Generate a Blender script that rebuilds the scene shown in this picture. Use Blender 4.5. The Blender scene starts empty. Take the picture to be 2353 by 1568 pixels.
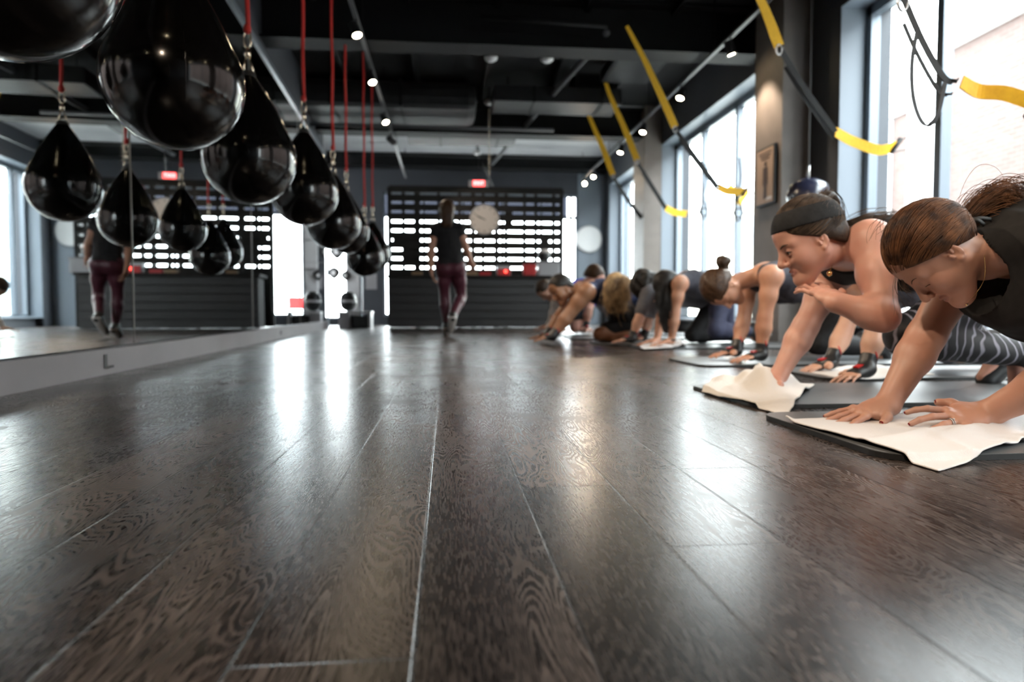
import bpy, bmesh, math, random
import numpy as np
from mathutils import Vector, Matrix
random.seed(7); RNG = np.random.default_rng(7)
S = bpy.context.scene
COL = S.collection

# ------------------------------------------------------------------ camera, world, exposure
CAM_H = 0.30
YAW, PIT = math.radians(5.46), math.radians(-2.59)
FV = Vector((math.sin(YAW)*math.cos(PIT), math.cos(YAW)*math.cos(PIT), math.sin(PIT)))
RV = Vector((math.cos(YAW), -math.sin(YAW), 0)); UV = RV.cross(FV)
FPX = 2353*24/36
cam_d = bpy.data.cameras.new('camera'); cam = bpy.data.objects.new('camera', cam_d); COL.objects.link(cam)
cam_d.lens = 24; cam_d.sensor_width = 36; cam_d.clip_start = 0.02; cam_d.clip_end = 200
cam.matrix_world = Matrix(((RV.x, UV.x, -FV.x, 0), (RV.y, UV.y, -FV.y, 0), (RV.z, UV.z, -FV.z, CAM_H), (0, 0, 0, 1)))
cam_d.dof.use_dof = True; cam_d.dof.focus_distance = 1.27; cam_d.dof.aperture_fstop = 3.0
S.camera = cam
S.view_settings.view_transform = 'Standard'; S.view_settings.look = 'None'
S.view_settings.exposure = 0.72; S.view_settings.gamma = 1.0; S.view_settings.use_curve_mapping = False
try:
    S.cycles.use_denoising = True; S.cycles.sample_clamp_indirect = 6; S.cycles.max_bounces = 8
    S.cycles.diffuse_bounces = 3; S.cycles.glossy_bounces = 5; S.cycles.transparent_max_bounces = 8
    S.cycles.caustics_reflective = False; S.cycles.caustics_refractive = False
except Exception: pass

W = bpy.data.worlds.new('sky'); S.world = W; W.use_nodes = True
nt = W.node_tree; nt.nodes.clear()
wo = nt.nodes.new('ShaderNodeOutputWorld'); bg = nt.nodes.new('ShaderNodeBackground')
tc = nt.nodes.new('ShaderNodeTexCoord'); nz = nt.nodes.new('ShaderNodeTexNoise'); cr = nt.nodes.new('ShaderNodeValToRGB')
nz.inputs['Scale'].default_value = 2.0
nt.links.new(tc.outputs['Generated'], nz.inputs['Vector']); nt.links.new(nz.outputs['Fac'], cr.inputs['Fac'])
cr.color_ramp.elements[0].color = (0.86, 0.94, 1.0, 1); cr.color_ramp.elements[1].color = (0.98, 1.0, 1.0, 1)
nt.links.new(cr.outputs['Color'], bg.inputs['Color']); bg.inputs['Strength'].default_value = 15.0
nt.links.new(bg.outputs['Background'], wo.inputs['Surface'])

# daylight portals in the window openings (they emit nothing themselves)
def portal(name, loc, size, rot):
    l = bpy.data.lights.new(name, 'AREA'); l.shape = 'RECTANGLE'; l.size, l.size_y = size
    l.cycles.is_portal = True
    o = bpy.data.objects.new(name, l); COL.objects.link(o); o.location = loc; o.rotation_euler = rot
    o['kind'] = 'helper'
for nm, y0, y1 in (('a', -2.5, 1.2), ('b', 1.9, 5.5), ('c', 6.5, 10.25), ('d', 10.85, 13.6)):
    portal('window_daylight', (3.62, (y0+y1)/2, 1.46), (2.64, y1-y0), (0, math.pi/2, 0))
portal('window_daylight', (-2.2, 14.15, 1.1), (.5, 1.9), (-math.pi/2, 0, 0))
portal('window_daylight', (0.71, 14.15, 1.43), (3.97, 2.5), (-math.pi/2, 0, 0))

def at(px, py, Y):
    d = FV + RV*((px-1176.5)/FPX) - UV*((py-784)/FPX)
    return Vector((0, 0, CAM_H)) + d*(Y/d.y)
def atz(px, py, z):
    d = FV + RV*((px-1176.5)/FPX) - UV*((py-784)/FPX)
    return Vector((0, 0, CAM_H)) + d*((z-CAM_H)/d.z)
def V(*a): return Vector(a)

# ------------------------------------------------------------------ materials
def mat(name, col, rough=0.6, metal=0.0, spec=0.5, noise=None, bump=None, emit=None, coat=0.0, sss=0.0, sheen=0.0):
    m = bpy.data.materials.new(name); m.use_nodes = True; n = m.node_tree.nodes; L = m.node_tree.links
    b = n['Principled BSDF']
    b.inputs['Base Color'].default_value = (*col, 1); b.inputs['Roughness'].default_value = rough
    b.inputs['Metallic'].default_value = metal; b.inputs['Specular IOR Level'].default_value = spec
    b.inputs['Coat Weight'].default_value = coat; b.inputs['Coat Roughness'].default_value = 0.08
    if sss: b.inputs['Subsurface Weight'].default_value = sss; b.inputs['Subsurface Scale'].default_value = 0.01
    if sss: b.inputs['Subsurface Radius'].default_value = (1.0, .35, .2)
    if sheen: b.inputs['Sheen Weight'].default_value = sheen
    if emit: b.inputs['Emission Color'].default_value = (*emit[0], 1); b.inputs['Emission Strength'].default_value = emit[1]
    t = n.new('ShaderNodeTexCoord')
    if noise:   # (scale, col2, stretch)
        nn = n.new('ShaderNodeTexNoise'); nn.inputs['Scale'].default_value = noise[0]; nn.inputs['Detail'].default_value = 4
        mp = n.new('ShaderNodeMapping'); mp.inputs['Scale'].default_value = noise[2] if len(noise) > 2 else (1, 1, 1)
        L.new(t.outputs['Object'], mp.inputs['Vector']); L.new(mp.outputs['Vector'], nn.inputs['Vector'])
        r = n.new('ShaderNodeValToRGB'); r.color_ramp.elements[0].position = .3; r.color_ramp.elements[1].position = .7
        r.color_ramp.elements[0].color = (*col, 1); r.color_ramp.elements[1].color = (*noise[1], 1)
        L.new(nn.outputs['Fac'], r.inputs['Fac']); L.new(r.outputs['Color'], b.inputs['Base Color'])
    if bump:    # (scale, strength, distance)
        nb = n.new('ShaderNodeTexNoise'); nb.inputs['Scale'].default_value = bump[0]; nb.inputs['Detail'].default_value = 3
        L.new(t.outputs['Object'], nb.inputs['Vector'])
        bp = n.new('ShaderNodeBump'); bp.inputs['Strength'].default_value = bump[1]; bp.inputs['Distance'].default_value = bump[2]
        L.new(nb.outputs['Fac'], bp.inputs['Height']); L.new(bp.outputs['Normal'], b.inputs['Normal'])
    return m

def vdir(px, py, r, u, d=0):
    """direction in the frame of a viewer looking at that pixel: right, up, away"""
    f = (FV + RV*((px-1176.5)/FPX) - UV*((py-784)/FPX)).normalized(); rr = f.cross(UV).normalized(); uu = rr.cross(f)
    return rr*r+uu*u+f*d
M = {}
M['ceil'] = mat('charcoal ceiling paint', (.016, .016, .017), .7, 0, .12, noise=(3, (.022, .022, .023)))
M['deck'] = mat('window lit deck grey', (.34, .34, .35), .8, 0, .2, noise=(1.2, (.27, .27, .285)))  # back bay ceiling: window light put into a paler colour
M['beam'] = mat('black steel paint', (.006, .006, .0065), .6, 0, .12, bump=(40, .2, .002))
M['duct'] = mat('dark duct paint', (.012, .012, .013), .5, 0, .12, noise=(5, (.018, .018, .019)))
M['conduit'] = mat('grey conduit', (.07, .07, .075), .4, 0, .2)
M['wall'] = mat('slate wall paint', (.040, .045, .056), .6, noise=(2, (.048, .054, .066)), bump=(120, .15, .001))
M['wallwarm'] = mat('taupe column paint', (.15, .13, .115), .6, noise=(6, (.18, .155, .14)), bump=(120, .15, .001))
M['reveal'] = mat('blue grey reveal paint and lit wall', (.20, .235, .28), .5, bump=(100, .1, .001))
M['frame'] = mat('window frame aluminium', (.16, .19, .225), .35, .4)
M['base'] = mat('off white baseboard', (.36, .345, .36), .5, noise=(3, (.31, .30, .31)))
M['white'] = mat('white paint', (.75, .75, .76), .4)
M['mirror'] = mat('silvered mirror', (.80, .83, .84), .015, 1.0)
M['seam'] = mat('mirror edge', (.25, .24, .22), .4, .3)
M['pallet'] = mat('black stained plank', (.008, .0075, .007), .65, 0, .25, noise=(7, (.017, .015, .014), (1, 1, 8)), bump=(60, .3, .003))
M['counter'] = mat('charcoal plank', (.022, .022, .023), .55, noise=(5, (.032, .031, .032), (1, 1, 9)), bump=(60, .3, .003))
M['vinyl'] = mat('black vinyl', (.003, .0027, .0025), .15, 0, .45, coat=.12, bump=(9, .06, .01))
M['rope'] = mat('red rope', (.55, .018, .012), .6, bump=(300, .5, .002))
M['chrome'] = mat('warm chrome', (.75, .64, .50), .18, 1)
M['steel'] = mat('steel', (.5, .5, .5), .3, 1)
M['black'] = mat('black plastic', (.012, .012, .013), .4)
M['rubber'] = mat('black rubber', (.010, .010, .010), .55)
M['yellow'] = mat('yellow webbing', (.85, .50, .02), .6, noise=(60, (.75, .42, .015)))
M['webbing'] = mat('black webbing', (.012, .012, .013), .6, bump=(200, .4, .001))
M['red'] = mat('red fabric', (.50, .012, .012), .5)
M['redglow'] = mat('red lamp', (.8, .05, .03), .4, emit=((1, .06, .04), 5))
M['exit'] = mat('exit sign glow', (.8, .05, .05), .4, emit=((1, .07, .07), 2.5))
M['lamp'] = mat('lamp lens', (1, .9, .7), .3, emit=((1, .80, .50), 60))
M['mattop'] = mat('grey foam mat', (.07, .074, .076), .38, 0, .7, noise=(90, (.10, .105, .11)), bump=(160, .5, .0015))
M['towel'] = mat('white terry cotton', (.66, .635, .63), .9, bump=(420, .8, .0016), sheen=.3)
M['towelw'] = mat('cream terry cotton', (.70, .67, .64), .9, bump=(420, .8, .0016), sheen=.3)
M['poster'] = mat('poster paper', (.42, .30, .22), .5)
M['ink'] = mat('poster ink', (.06, .035, .03), .5)
M['silver'] = mat('grey lacquer', (.40, .40, .42), .35)
M['brown'] = mat('cardboard', (.30, .19, .10), .6)
M['leaf'] = mat('green leaf', (.16, .33, .04), .5)
M['cream'] = mat('cream stucco', (.78, .76, .66), .8)
M['bluepane'] = mat('blue pane', (.25, .33, .40), .15)
M['clockface'] = mat('clock face', (.62, .58, .55), .5)
M['whiteface'] = mat('white dial', (.85, .86, .86), .4)

def mat_glass():
    m = bpy.data.materials.new('window glass'); m.use_nodes = True; n = m.node_tree.nodes; L = m.node_tree.links; n.clear()
    o = n.new('ShaderNodeOutputMaterial'); mx = n.new('ShaderNodeMixShader'); t = n.new('ShaderNodeBsdfTransparent'); g = n.new('ShaderNodeBsdfGlossy')
    g.inputs['Roughness'].default_value = .02; mx.inputs[0].default_value = .05
    t.inputs['Color'].default_value = (.96, .985, .98, 1)
    L.new(t.outputs[0], mx.inputs[1]); L.new(g.outputs[0], mx.inputs[2]); L.new(mx.outputs[0], o.inputs[0])
    return m
M['glass'] = mat_glass()
def mat_tint():
    m = bpy.data.materials.new('tinted transom glass'); m.use_nodes = True; n = m.node_tree.nodes; L = m.node_tree.links; n.clear()
    o = n.new('ShaderNodeOutputMaterial'); t = n.new('ShaderNodeBsdfTransparent'); t.inputs['Color'].default_value = (.09, .095, .11, 1)
    L.new(t.outputs[0], o.inputs[0]); return m
M['tint'] = mat_tint()

def mat_floor():
    m = bpy.data.materials.new('dark oak planks'); m.use_nodes = True; n = m.node_tree.nodes; L = m.node_tree.links
    b = n['Principled BSDF']
    def N(t, **k):
        x = n.new('ShaderNode'+t)
        for a, v in k.items(): setattr(x, a, v)
        return x
    def math_(op, a, b_=None, c=None):
        x = N('Math', operation=op)
        for i, v in enumerate((a, b_, c)):
            if v is None: continue
            if isinstance(v, (int, float)): x.inputs[i].default_value = v
            else: L.new(v, x.inputs[i])
        return x.outputs[0]
    g = N('NewGeometry'); sp = N('SeparateXYZ'); L.new(g.outputs['Position'], sp.inputs[0])
    PW, PL = .155, 1.22
    xs = math_('DIVIDE', math_('ADD', sp.outputs['X'], .185+PW*40), PW)
    ix = math_('FLOOR', xs); fx = math_('FRACT', xs)
    wn = N('TexWhiteNoise', noise_dimensions='1D'); L.new(ix, wn.inputs['W'])
    ys = math_('ADD', math_('DIVIDE', math_('ADD', sp.outputs['Y'], 50.0), PL), math_('MULTIPLY', wn.outputs['Value'], 3.7))
    iy = math_('FLOOR', ys); fy = math_('FRACT', ys)
    cv = N('CombineXYZ'); L.new(ix, cv.inputs[0]); L.new(iy, cv.inputs[1])
    w2 = N('TexWhiteNoise', noise_dimensions='2D'); L.new(cv.outputs[0], w2.inputs['Vector'])
    rv = w2.outputs['Value']; rc = N('SeparateColor'); L.new(w2.outputs['Color'], rc.inputs[0])
    # grain coordinate: contours of a noise field stretched along the plank, own offset per plank
    gx = math_('MULTIPLY', sp.outputs['X'], 1.0); gy = math_('MULTIPLY', sp.outputs['Y'], .17)
    gc = N('CombineXYZ'); L.new(math_('ADD', gx, math_('MULTIPLY', rv, 37.0)), gc.inputs[0]); L.new(math_('ADD', gy, math_('MULTIPLY', rc.outputs[1], 53.0)), gc.inputs[1])
    L.new(math_('MULTIPLY', rc.outputs[0], 9.0), gc.inputs[2])
    n1 = N('TexNoise'); n1.inputs['Scale'].default_value = 9.5; n1.inputs['Detail'].default_value = 2.0; n1.inputs['Roughness'].default_value = .42; n1.inputs['Distortion'].default_value = .35
    L.new(gc.outputs[0], n1.inputs['Vector'])
    jt = N('TexNoise'); jt.inputs['Scale'].default_value = 55; jt.inputs['Detail'].default_value = 1
    L.new(gc.outputs[0], jt.inputs['Vector'])
    ph = math_('ADD', math_('MULTIPLY', n1.outputs['Fac'], 320.0), math_('MULTIPLY', jt.outputs['Fac'], 6.0))
    ring = math_('MULTIPLY_ADD', math_('SINE', ph), .5, .5)
    ring = math_('POWER', ring, 2.2)
    # short pores
    fc = N('CombineXYZ'); L.new(math_('MULTIPLY', sp.outputs['X'], 420.0), fc.inputs[0]); L.new(math_('MULTIPLY', sp.outputs['Y'], 38.0), fc.inputs[1]); L.new(rv, fc.inputs[2])
    n2 = N('TexNoise'); n2.inputs['Scale'].default_value = 1.0; n2.inputs['Detail'].default_value = 1.5; L.new(fc.outputs[0], n2.inputs['Vector'])
    pore = N('ValToRGB'); pore.color_ramp.elements[0].position = .45; pore.color_ramp.elements[1].position = .62; L.new(n2.outputs['Fac'], pore.inputs[0])
    # ring contrast fades in patches
    n3 = N('TexNoise'); n3.inputs['Scale'].default_value = 5.5; n3.inputs['Detail'].default_value = 2; L.new(gc.outputs[0], n3.inputs['Vector'])
    con = N('ValToRGB'); con.color_ramp.elements[0].position = .42; con.color_ramp.elements[1].position = .66
    con.color_ramp.elements[0].color = (.10, .10, .10, 1); L.new(n3.outputs['Fac'], con.inputs[0])
    gr = math_('MULTIPLY', ring, con.outputs[0])
    gr2 = math_('ADD', math_('MULTIPLY', gr, .90), math_('MULTIPLY', pore.outputs[0], .34))
    mx = N('Mix', data_type='RGBA'); L.new(gr2, mx.inputs[0]); mx.inputs[6].default_value = (.0075, .0056, .0052, 1); mx.inputs[7].default_value = (.108, .083, .072, 1)
    # plank to plank tone
    tone = math_('MULTIPLY_ADD', rc.outputs[2], .75, .60)
    vm = N('Mix', data_type='RGBA', blend_type='MULTIPLY'); vm.inputs[0].default_value = 1; L.new(mx.outputs[2], vm.inputs[6])
    tcv = N('CombineColor'); [L.new(tone, tcv.inputs[i]) for i in range(3)]; L.new(tcv.outputs[0], vm.inputs[7])
    # seams
    ex = math_('MULTIPLY', math_('MINIMUM', fx, math_('SUBTRACT', 1.0, fx)), PW)
    ey = math_('MULTIPLY', math_('MINIMUM', fy, math_('SUBTRACT', 1.0, fy)), PL)
    e = math_('MINIMUM', ex, ey)
    se = N('MapRange'); se.inputs[1].default_value = .0009; se.inputs[2].default_value = .0021; L.new(e, se.inputs[0])
    dk = N('Mix', data_type='RGBA'); L.new(se.outputs[0], dk.inputs[0]); dk.inputs[6].default_value = (.012, .010, .009, 1); L.new(vm.outputs[2], dk.inputs[7])
    L.new(dk.outputs[2], b.inputs['Base Color'])
    n4 = N('TexNoise'); n4.inputs['Scale'].default_value = 3; n4.inputs['Detail'].default_value = 5; L.new(g.outputs['Position'], n4.inputs['Vector'])
    ro = math_('ADD', math_('MULTIPLY_ADD', n4.outputs['Fac'], .13, .19), math_('MULTIPLY', gr2, .09))
    L.new(ro, b.inputs['Roughness']); b.inputs['Specular IOR Level'].default_value = .55
    hgt = math_('ADD', math_('MULTIPLY', gr2, -.00006), math_('MULTIPLY', se.outputs[0], .0010))
    bp = N('Bump'); bp.inputs['Distance'].default_value = 1.0; bp.inputs['Strength'].default_value = .8; L.new(hgt, bp.inputs['Height']); L.new(bp.outputs['Normal'], b.inputs['Normal'])
    return m
M['floor'] = mat_floor()

def mat_brick():
    m = bpy.data.materials.new('pink brick'); m.use_nodes = True; n = m.node_tree.nodes; L = m.node_tree.links; b = n['Principled BSDF']
    g = n.new('ShaderNodeNewGeometry'); s = n.new('ShaderNodeSeparateXYZ'); c = n.new('ShaderNodeCombineXYZ'); t = n.new('ShaderNodeTexBrick')
    L.new(g.outputs['Position'], s.inputs[0]); L.new(s.outputs['Y'], c.inputs[0]); L.new(s.outputs['Z'], c.inputs[1]); L.new(c.outputs[0], t.inputs['Vector'])
    t.inputs['Scale'].default_value = 1.0; t.inputs['Brick Width'].default_value = .22; t.inputs['Row Height'].default_value = .075; t.inputs['Mortar Size'].default_value = .008
    t.inputs['Color1'].default_value = (.078, .046, .040, 1); t.inputs['Color2'].default_value = (.090, .060, .053, 1); t.inputs['Mortar'].default_value = (.10, .082, .076, 1)
    L.new(t.outputs['Color'], b.inputs['Base Color']); b.inputs['Roughness'].default_value = .9
    return m
M['brick'] = mat_brick()

def mat_skin(name, col):
    m = mat(name, col, .46, 0, .45, noise=(16, (col[0]*.93, col[1]*.85, col[2]*.84)), bump=(300, .25, .0006), sss=.12)
    return m
def mat_hair(name, c1, c2, scale=120):
    m = bpy.data.materials.new(name); m.use_nodes = True; n = m.node_tree.nodes; L = m.node_tree.links; b = n['Principled BSDF']
    t = n.new('ShaderNodeTexCoord'); nn = n.new('ShaderNodeTexNoise'); nn.inputs['Scale'].default_value = scale; nn.inputs['Detail'].default_value = 4
    L.new(t.outputs['Object'], nn.inputs['Vector']); r = n.new('ShaderNodeValToRGB'); r.color_ramp.elements[0].position = .35; r.color_ramp.elements[1].position = .68
    r.color_ramp.elements[0].color = (*c1, 1); r.color_ramp.elements[1].color = (*c2, 1); L.new(nn.outputs['Fac'], r.inputs[0]); L.new(r.outputs[0], b.inputs['Base Color'])
    b.inputs['Roughness'].default_value = .50; b.inputs['Specular IOR Level'].default_value = .30
    bp = n.new('ShaderNodeBump'); bp.inputs['Strength'].default_value = .5; bp.inputs['Distance'].default_value = .002; L.new(nn.outputs['Fac'], bp.inputs['Height']); L.new(bp.outputs[0], b.inputs['Normal'])
    return m
def mat_cloth(name, col, col2=None, scale=200, rough=.8):
    c2 = col2 or tuple(min(1, c*1.5+.004) for c in col)
    return mat(name, col, rough, 0, .3, noise=(scale*.25, c2), bump=(scale, .4, .001))

# ------------------------------------------------------------------ mesh helpers
def link(name, verts, faces, material, parent=None, smooth=False):
    me = bpy.data.meshes.new(name); me.from_pydata([tuple(v) for v in verts], [], faces); me.update()
    if material: me.materials.append(material)
    if smooth: me.polygons.foreach_set('use_smooth', [True]*len(me.polygons))
    o = bpy.data.objects.new(name, me); COL.objects.link(o)
    if parent:
        o.parent = parent
        o.matrix_parent_inverse = parent.matrix_world.inverted() if parent.type != 'EMPTY' else Matrix.Translation(-parent.location)
    return o
class MB:
    def __init__(s): s.v = []; s.f = []
    def add(s, vs, fs):
        b = len(s.v); s.v += [Vector(v) for v in vs]; s.f += [tuple(b+i for i in f) for f in fs]; return s
    def box(s, x0, x1, y0, y1, z0, z1, bev=0):
        if bev:
            bm = bmesh.new(); bmesh.ops.create_cube(bm, size=1)
            for v in bm.verts: v.co = Vector(((x0+x1)/2+v.co.x*(x1-x0), (y0+y1)/2+v.co.y*(y1-y0), (z0+z1)/2+v.co.z*(z1-z0)))
            bmesh.ops.bevel(bm, geom=bm.edges[:], offset=bev, segments=2, affect='EDGES', profile=.6)
            bm.verts.index_update(); s.add([v.co.copy() for v in bm.verts], [[v.index for v in f.verts] for f in bm.faces]); bm.free(); return s
        vs = [(x, y, z) for x in (x0, x1) for y in (y0, y1) for z in (z0, z1)]
        return s.add(vs, [(0, 1, 3, 2), (4, 6, 7, 5), (0, 4, 5, 1), (2, 3, 7, 6), (0, 2, 6, 4), (1, 5, 7, 3)])
    def tube(s, pts, r, n=10, cap=True, closed=False, flat=None):
        pts = [Vector(p) for p in pts]; m = len(pts); rs = r if isinstance(r, (list, tuple)) else [r]*m
        ref = None; rings = []
        for i in range(m):
            if closed: t = pts[(i+1) % m]-pts[i-1]
            else: t = pts[min(i+1, m-1)]-pts[max(i-1, 0)]
            t.normalize()
            if ref is None: ref = Vector((0, 0, 1)) if abs(t.z) < .9 else Vector((1, 0, 0))
            u = (ref - t*ref.dot(t)).normalized(); w = t.cross(u); ref = u
            a, bb = (rs[i], rs[i]) if flat is None else (rs[i]*flat[0], rs[i]*flat[1])
            rings.append([pts[i]+u*math.cos(2*math.pi*k/n)*a+w*math.sin(2*math.pi*k/n)*bb for k in range(n)])
        vs = [v for rg in rings for v in rg]; fs = []
        for i in range(m if closed else m-1):
            j = (i+1) % m
            for k in range(n): fs.append((i*n+k, i*n+(k+1) % n, j*n+(k+1) % n, j*n+k))
        if cap and not closed: fs += [tuple(range(n))[::-1], tuple((m-1)*n+k for k in range(n))]
        return s.add(vs, fs)
    def lathe(s, prof, c, n=32, axis=None):
        c = Vector(c); ax = Vector(axis).normalized() if axis else Vector((0, 0, 1))
        u = (Vector((1, 0, 0)) if abs(ax.x) < .9 else Vector((0, 1, 0))); u = (u-ax*u.dot(ax)).normalized(); w = ax.cross(u)
        vs = []; fs = []; m = len(prof)
        for r, z in prof:
            for k in range(n): a = 2*math.pi*k/n; vs.append(c+ax*z+u*(math.cos(a)*r)+w*(math.sin(a)*r))
        for i in range(m-1):
            for k in range(n): fs.append((i*n+k, i*n+(k+1) % n, (i+1)*n+(k+1) % n, (i+1)*n+k))
        fs += [tuple(range(n))[::-1], tuple((m-1)*n+k for k in range(n))]
        return s.add(vs, fs)
    def ribbon(s, pts, w, t=.0015, up=(0, 0, 1), twist=0):
        pts = [Vector(p) for p in pts]; m = len(pts); rings = []; ws = w if isinstance(w, (list, tuple)) else [w]*m
        for i in range(m):
            d = (pts[min(i+1, m-1)]-pts[max(i-1, 0)]).normalized(); a = Vector(up); a = (a-d*a.dot(d))
            if a.length < 1e-4: a = Vector((0, 1, 0))
            a.normalize(); b = d.cross(a)
            if twist: q = Matrix.Rotation(twist*i/(m-1), 3, d); a = q@a; b = q@b
            rings.append([pts[i]+a*ws[i]/2+b*t, pts[i]-a*ws[i]/2+b*t, pts[i]-a*ws[i]/2-b*t, pts[i]+a*ws[i]/2-b*t])
        fs = []
        for i in range(m-1):
            for k in range(4): fs.append((i*4+k, i*4+(k+1) % 4, (i+1)*4+(k+1) % 4, (i+1)*4+k))
        fs += [(3, 2, 1, 0), tuple((m-1)*4+k for k in range(4))]
        return s.add([v for r in rings for v in r], fs)
    def build(s, name, material, parent=None, smooth=False): return link(name, s.v, s.f, material, parent, smooth)
def tag(o, label=None, cat=None, group=None, kind=None):
    if label: o['label'] = label
    if cat: o['category'] = cat
    if group: o['group'] = group
    if kind: o['kind'] = kind
    return o
def thing(name, loc, label, cat, group=None):
    o = bpy.data.objects.new(name, None); COL.objects.link(o); o.location = loc; o.empty_display_size = .05
    return tag(o, label, cat, group)
def struct(mb, name, m, smooth=False): return tag(mb.build(name, m, None, smooth), kind='structure')
def copy_tree(o, parent=None):
    c = o.copy(); COL.objects.link(c); c.parent = parent
    for ch in o.children: copy_tree(ch, c)
    return c
def spline(pts, n=8):
    pts = [Vector(p) for p in pts]; out = []
    for i in range(len(pts)-1):
        p0 = pts[max(i-1, 0)]; p1 = pts[i]; p2 = pts[i+1]; p3 = pts[min(i+2, len(pts)-1)]
        for k in range(n):
            t = k/n; out.append(.5*((2*p1)+(p2-p0)*t+(2*p0-5*p1+4*p2-p3)*t*t+(3*p1-p0-3*p2+p3)*t**3))
    return out+[pts[-1]]
# ------------------------------------------------------------------ the room
XC, XW, XG = 3.0, 3.27, 3.52          # column face, wall face, glass
ZD, ZH = 3.40, 2.82                   # ceiling deck, window head
YB, YF = 14.0, -3.0                   # back wall, wall behind the camera
def mx(y): return -1.48-.04*y        # mirror wall plane
struct(MB().box(-3.2, 4.0, YF-.3, YB+.2, -.1, 0), 'floor', M['floor'])
struct(MB().box(-3.2, 3.9, YF-.3, 10.3, ZD, ZD+.15), 'ceiling', M['ceil'])
struct(MB().box(-3.2, 3.9, 10.3, YB+.2, ZD-.02, ZD+.15), 'ceiling', M['deck'])
struct(MB().box(-3.2, 3.9, YF-.3, YF, 0, ZD), 'wall_behind', M['wall'])
# back wall with a wide window
bx0, bx1, bz0, bz1, bzt = -1.27, 2.70, .17, 2.68, 2.21
dx0, dx1, dz1 = -2.47, -1.98, 2.1
b = MB().box(-3.2, dx0, YB, YB+.2, 0, ZD-.02).box(dx1, bx0, YB, YB+.2, 0, ZD-.02).box(dx0, dx1, YB, YB+.2, dz1, ZD-.02).box(dx0, dx1, YB, YB+.2, 0, .12).box(bx1, 3.6, YB+.02, YB+.2, 0, ZD-.02).box(bx0, bx1, YB, YB+.2, bz1, ZD-.02).box(bx0, bx1, YB, YB+.2, 0, bz0)
struct(b, 'wall_back', M['wall'])
struct(MB().box(bx1+.003, XW, YB-.002, YB+.018, 0, ZD-.30), 'wall_clock_side_lit', M['reveal'])  # slate wall round the dial, lightened in colour to carry the window light
w = tag(thing('window_4', ((bx0+bx1)/2, YB, bz0), 'wide back window with a tinted transom behind the black slat wall', 'window'), kind='structure')
f = MB()
for x in (bx0+.02, -.45, .35, 1.15, 1.95, bx1-.13, bx1-.02): f.box(x-.02, x+.02, YB+.04, YB+.11, bz0, bz1)
f.box(bx0, bx1, YB+.04, YB+.11, bzt-.03, bzt+.03).box(bx0, bx1, YB+.04, YB+.11, bz0, bz0+.05).box(bx0, bx1, YB+.04, YB+.11, bz1-.05, bz1)
f.build('window_frame', M['frame'], w)
MB().box(bx0, bx1, YB+.07, YB+.075, bz0, bzt).build('pane', M['glass'], w)
MB().box(bx0, 2.5, YB+.078, YB+.082, bzt, bz1).build('transom_pane', M['tint'], w)
w = tag(thing('window_6', ((dx0+dx1)/2, YB, .12), 'narrow bright window in the back wall just beyond the mirror end', 'window'), kind='structure')
f = MB()
for x in (dx0+.02, dx1-.02): f.box(x-.02, x+.02, YB+.04, YB+.11, .12, dz1)
f.box(dx0, dx1, YB+.04, YB+.11, .12, .16).box(dx0, dx1, YB+.04, YB+.11, dz1-.04, dz1).build('window_frame', M['frame'], w)
MB().box(dx0, dx1, YB+.07, YB+.075, .14, dz1-.02).build('pane', M['glass'], w)
struct(MB().box(-2.3, 3.27, YB-.35, YB, ZD-.27, ZD-.02), 'trim_1', M['beam'])

# right wall: wall above, sills below, bays with reveals
bays = [('window_1', -2.5, 1.2, (-1.3, 0.0)), ('window_2', 1.9, 5.5, (2.6, 3.6, 4.62)), ('window_3', 6.5, 10.25, (7.0, 8.05, 9.15)), ('window_5', 10.85, 13.6, (11.8, 13.15))]
wl = MB(); last = YF
for nm, y0, y1, ms in bays:
    wl.box(XW, XG+.2, last, y0, 0, ZH); last = y1
wl.box(XW, XG+.2, last, YB, 0, ZH).box(XW, XG+.2, YF, YB, ZH, ZD)
for nm, y0, y1, ms in bays: wl.box(XW+.12, XG+.2, y0, y1, 0, .16)
struct(wl, 'wall_right', M['wall'])
labels = {'window_1': 'tall window bay beside and behind the camera', 'window_2': 'nearest tall window bay looking out at pink brick', 'window_3': 'middle tall window bay between the two columns', 'window_5': 'farthest tall window bay on the right wall'}
for nm, y0, y1, ms in bays:
    w = tag(thing(nm, (XG, (y0+y1)/2, .16), labels[nm], 'window'), kind='structure')
    # painted reveal lining: far jamb, near jamb, soffit
    MB().box(XW+.002, XG, y1-.006, y1, .16, ZH).box(XW+.002, XG, y0, y0+.006, .16, ZH).box(XW+.002, XG, y0+.006, y1-.006, ZH-.006, ZH-.0005).build('reveal', M['reveal'], w)
    f = MB()
    for y in (y0+.045,)+ms+(y1-.045,): f.box(XG-.03, XG+.05, y-.035, y+.035, .16, ZH-.01)
    f.box(XG-.03, XG+.05, y0, y1, .16, .22).box(XG-.03, XG+.05, y0, y1, ZH-.09, ZH-.01)
    f.build('window_frame', M['frame'], w)
    MB().box(XG+.005, XG+.011, y0, y1, .2, ZH-.05).build('pane', M['glass'], w)
    MB().box(XW+.01, XG-.03, y0+.006, y1-.006, .16, .185).build('window_sill', M['reveal'], w)
# the columns
struct(MB().box(XC, XW+.01, 5.94, 6.5, 0, ZD), 'trim_2', M['wallwarm'])
struct(MB().box(XC, XG-.002, 10.25, 10.85, 0, ZD), 'trim_3', M['wallwarm'])
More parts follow.
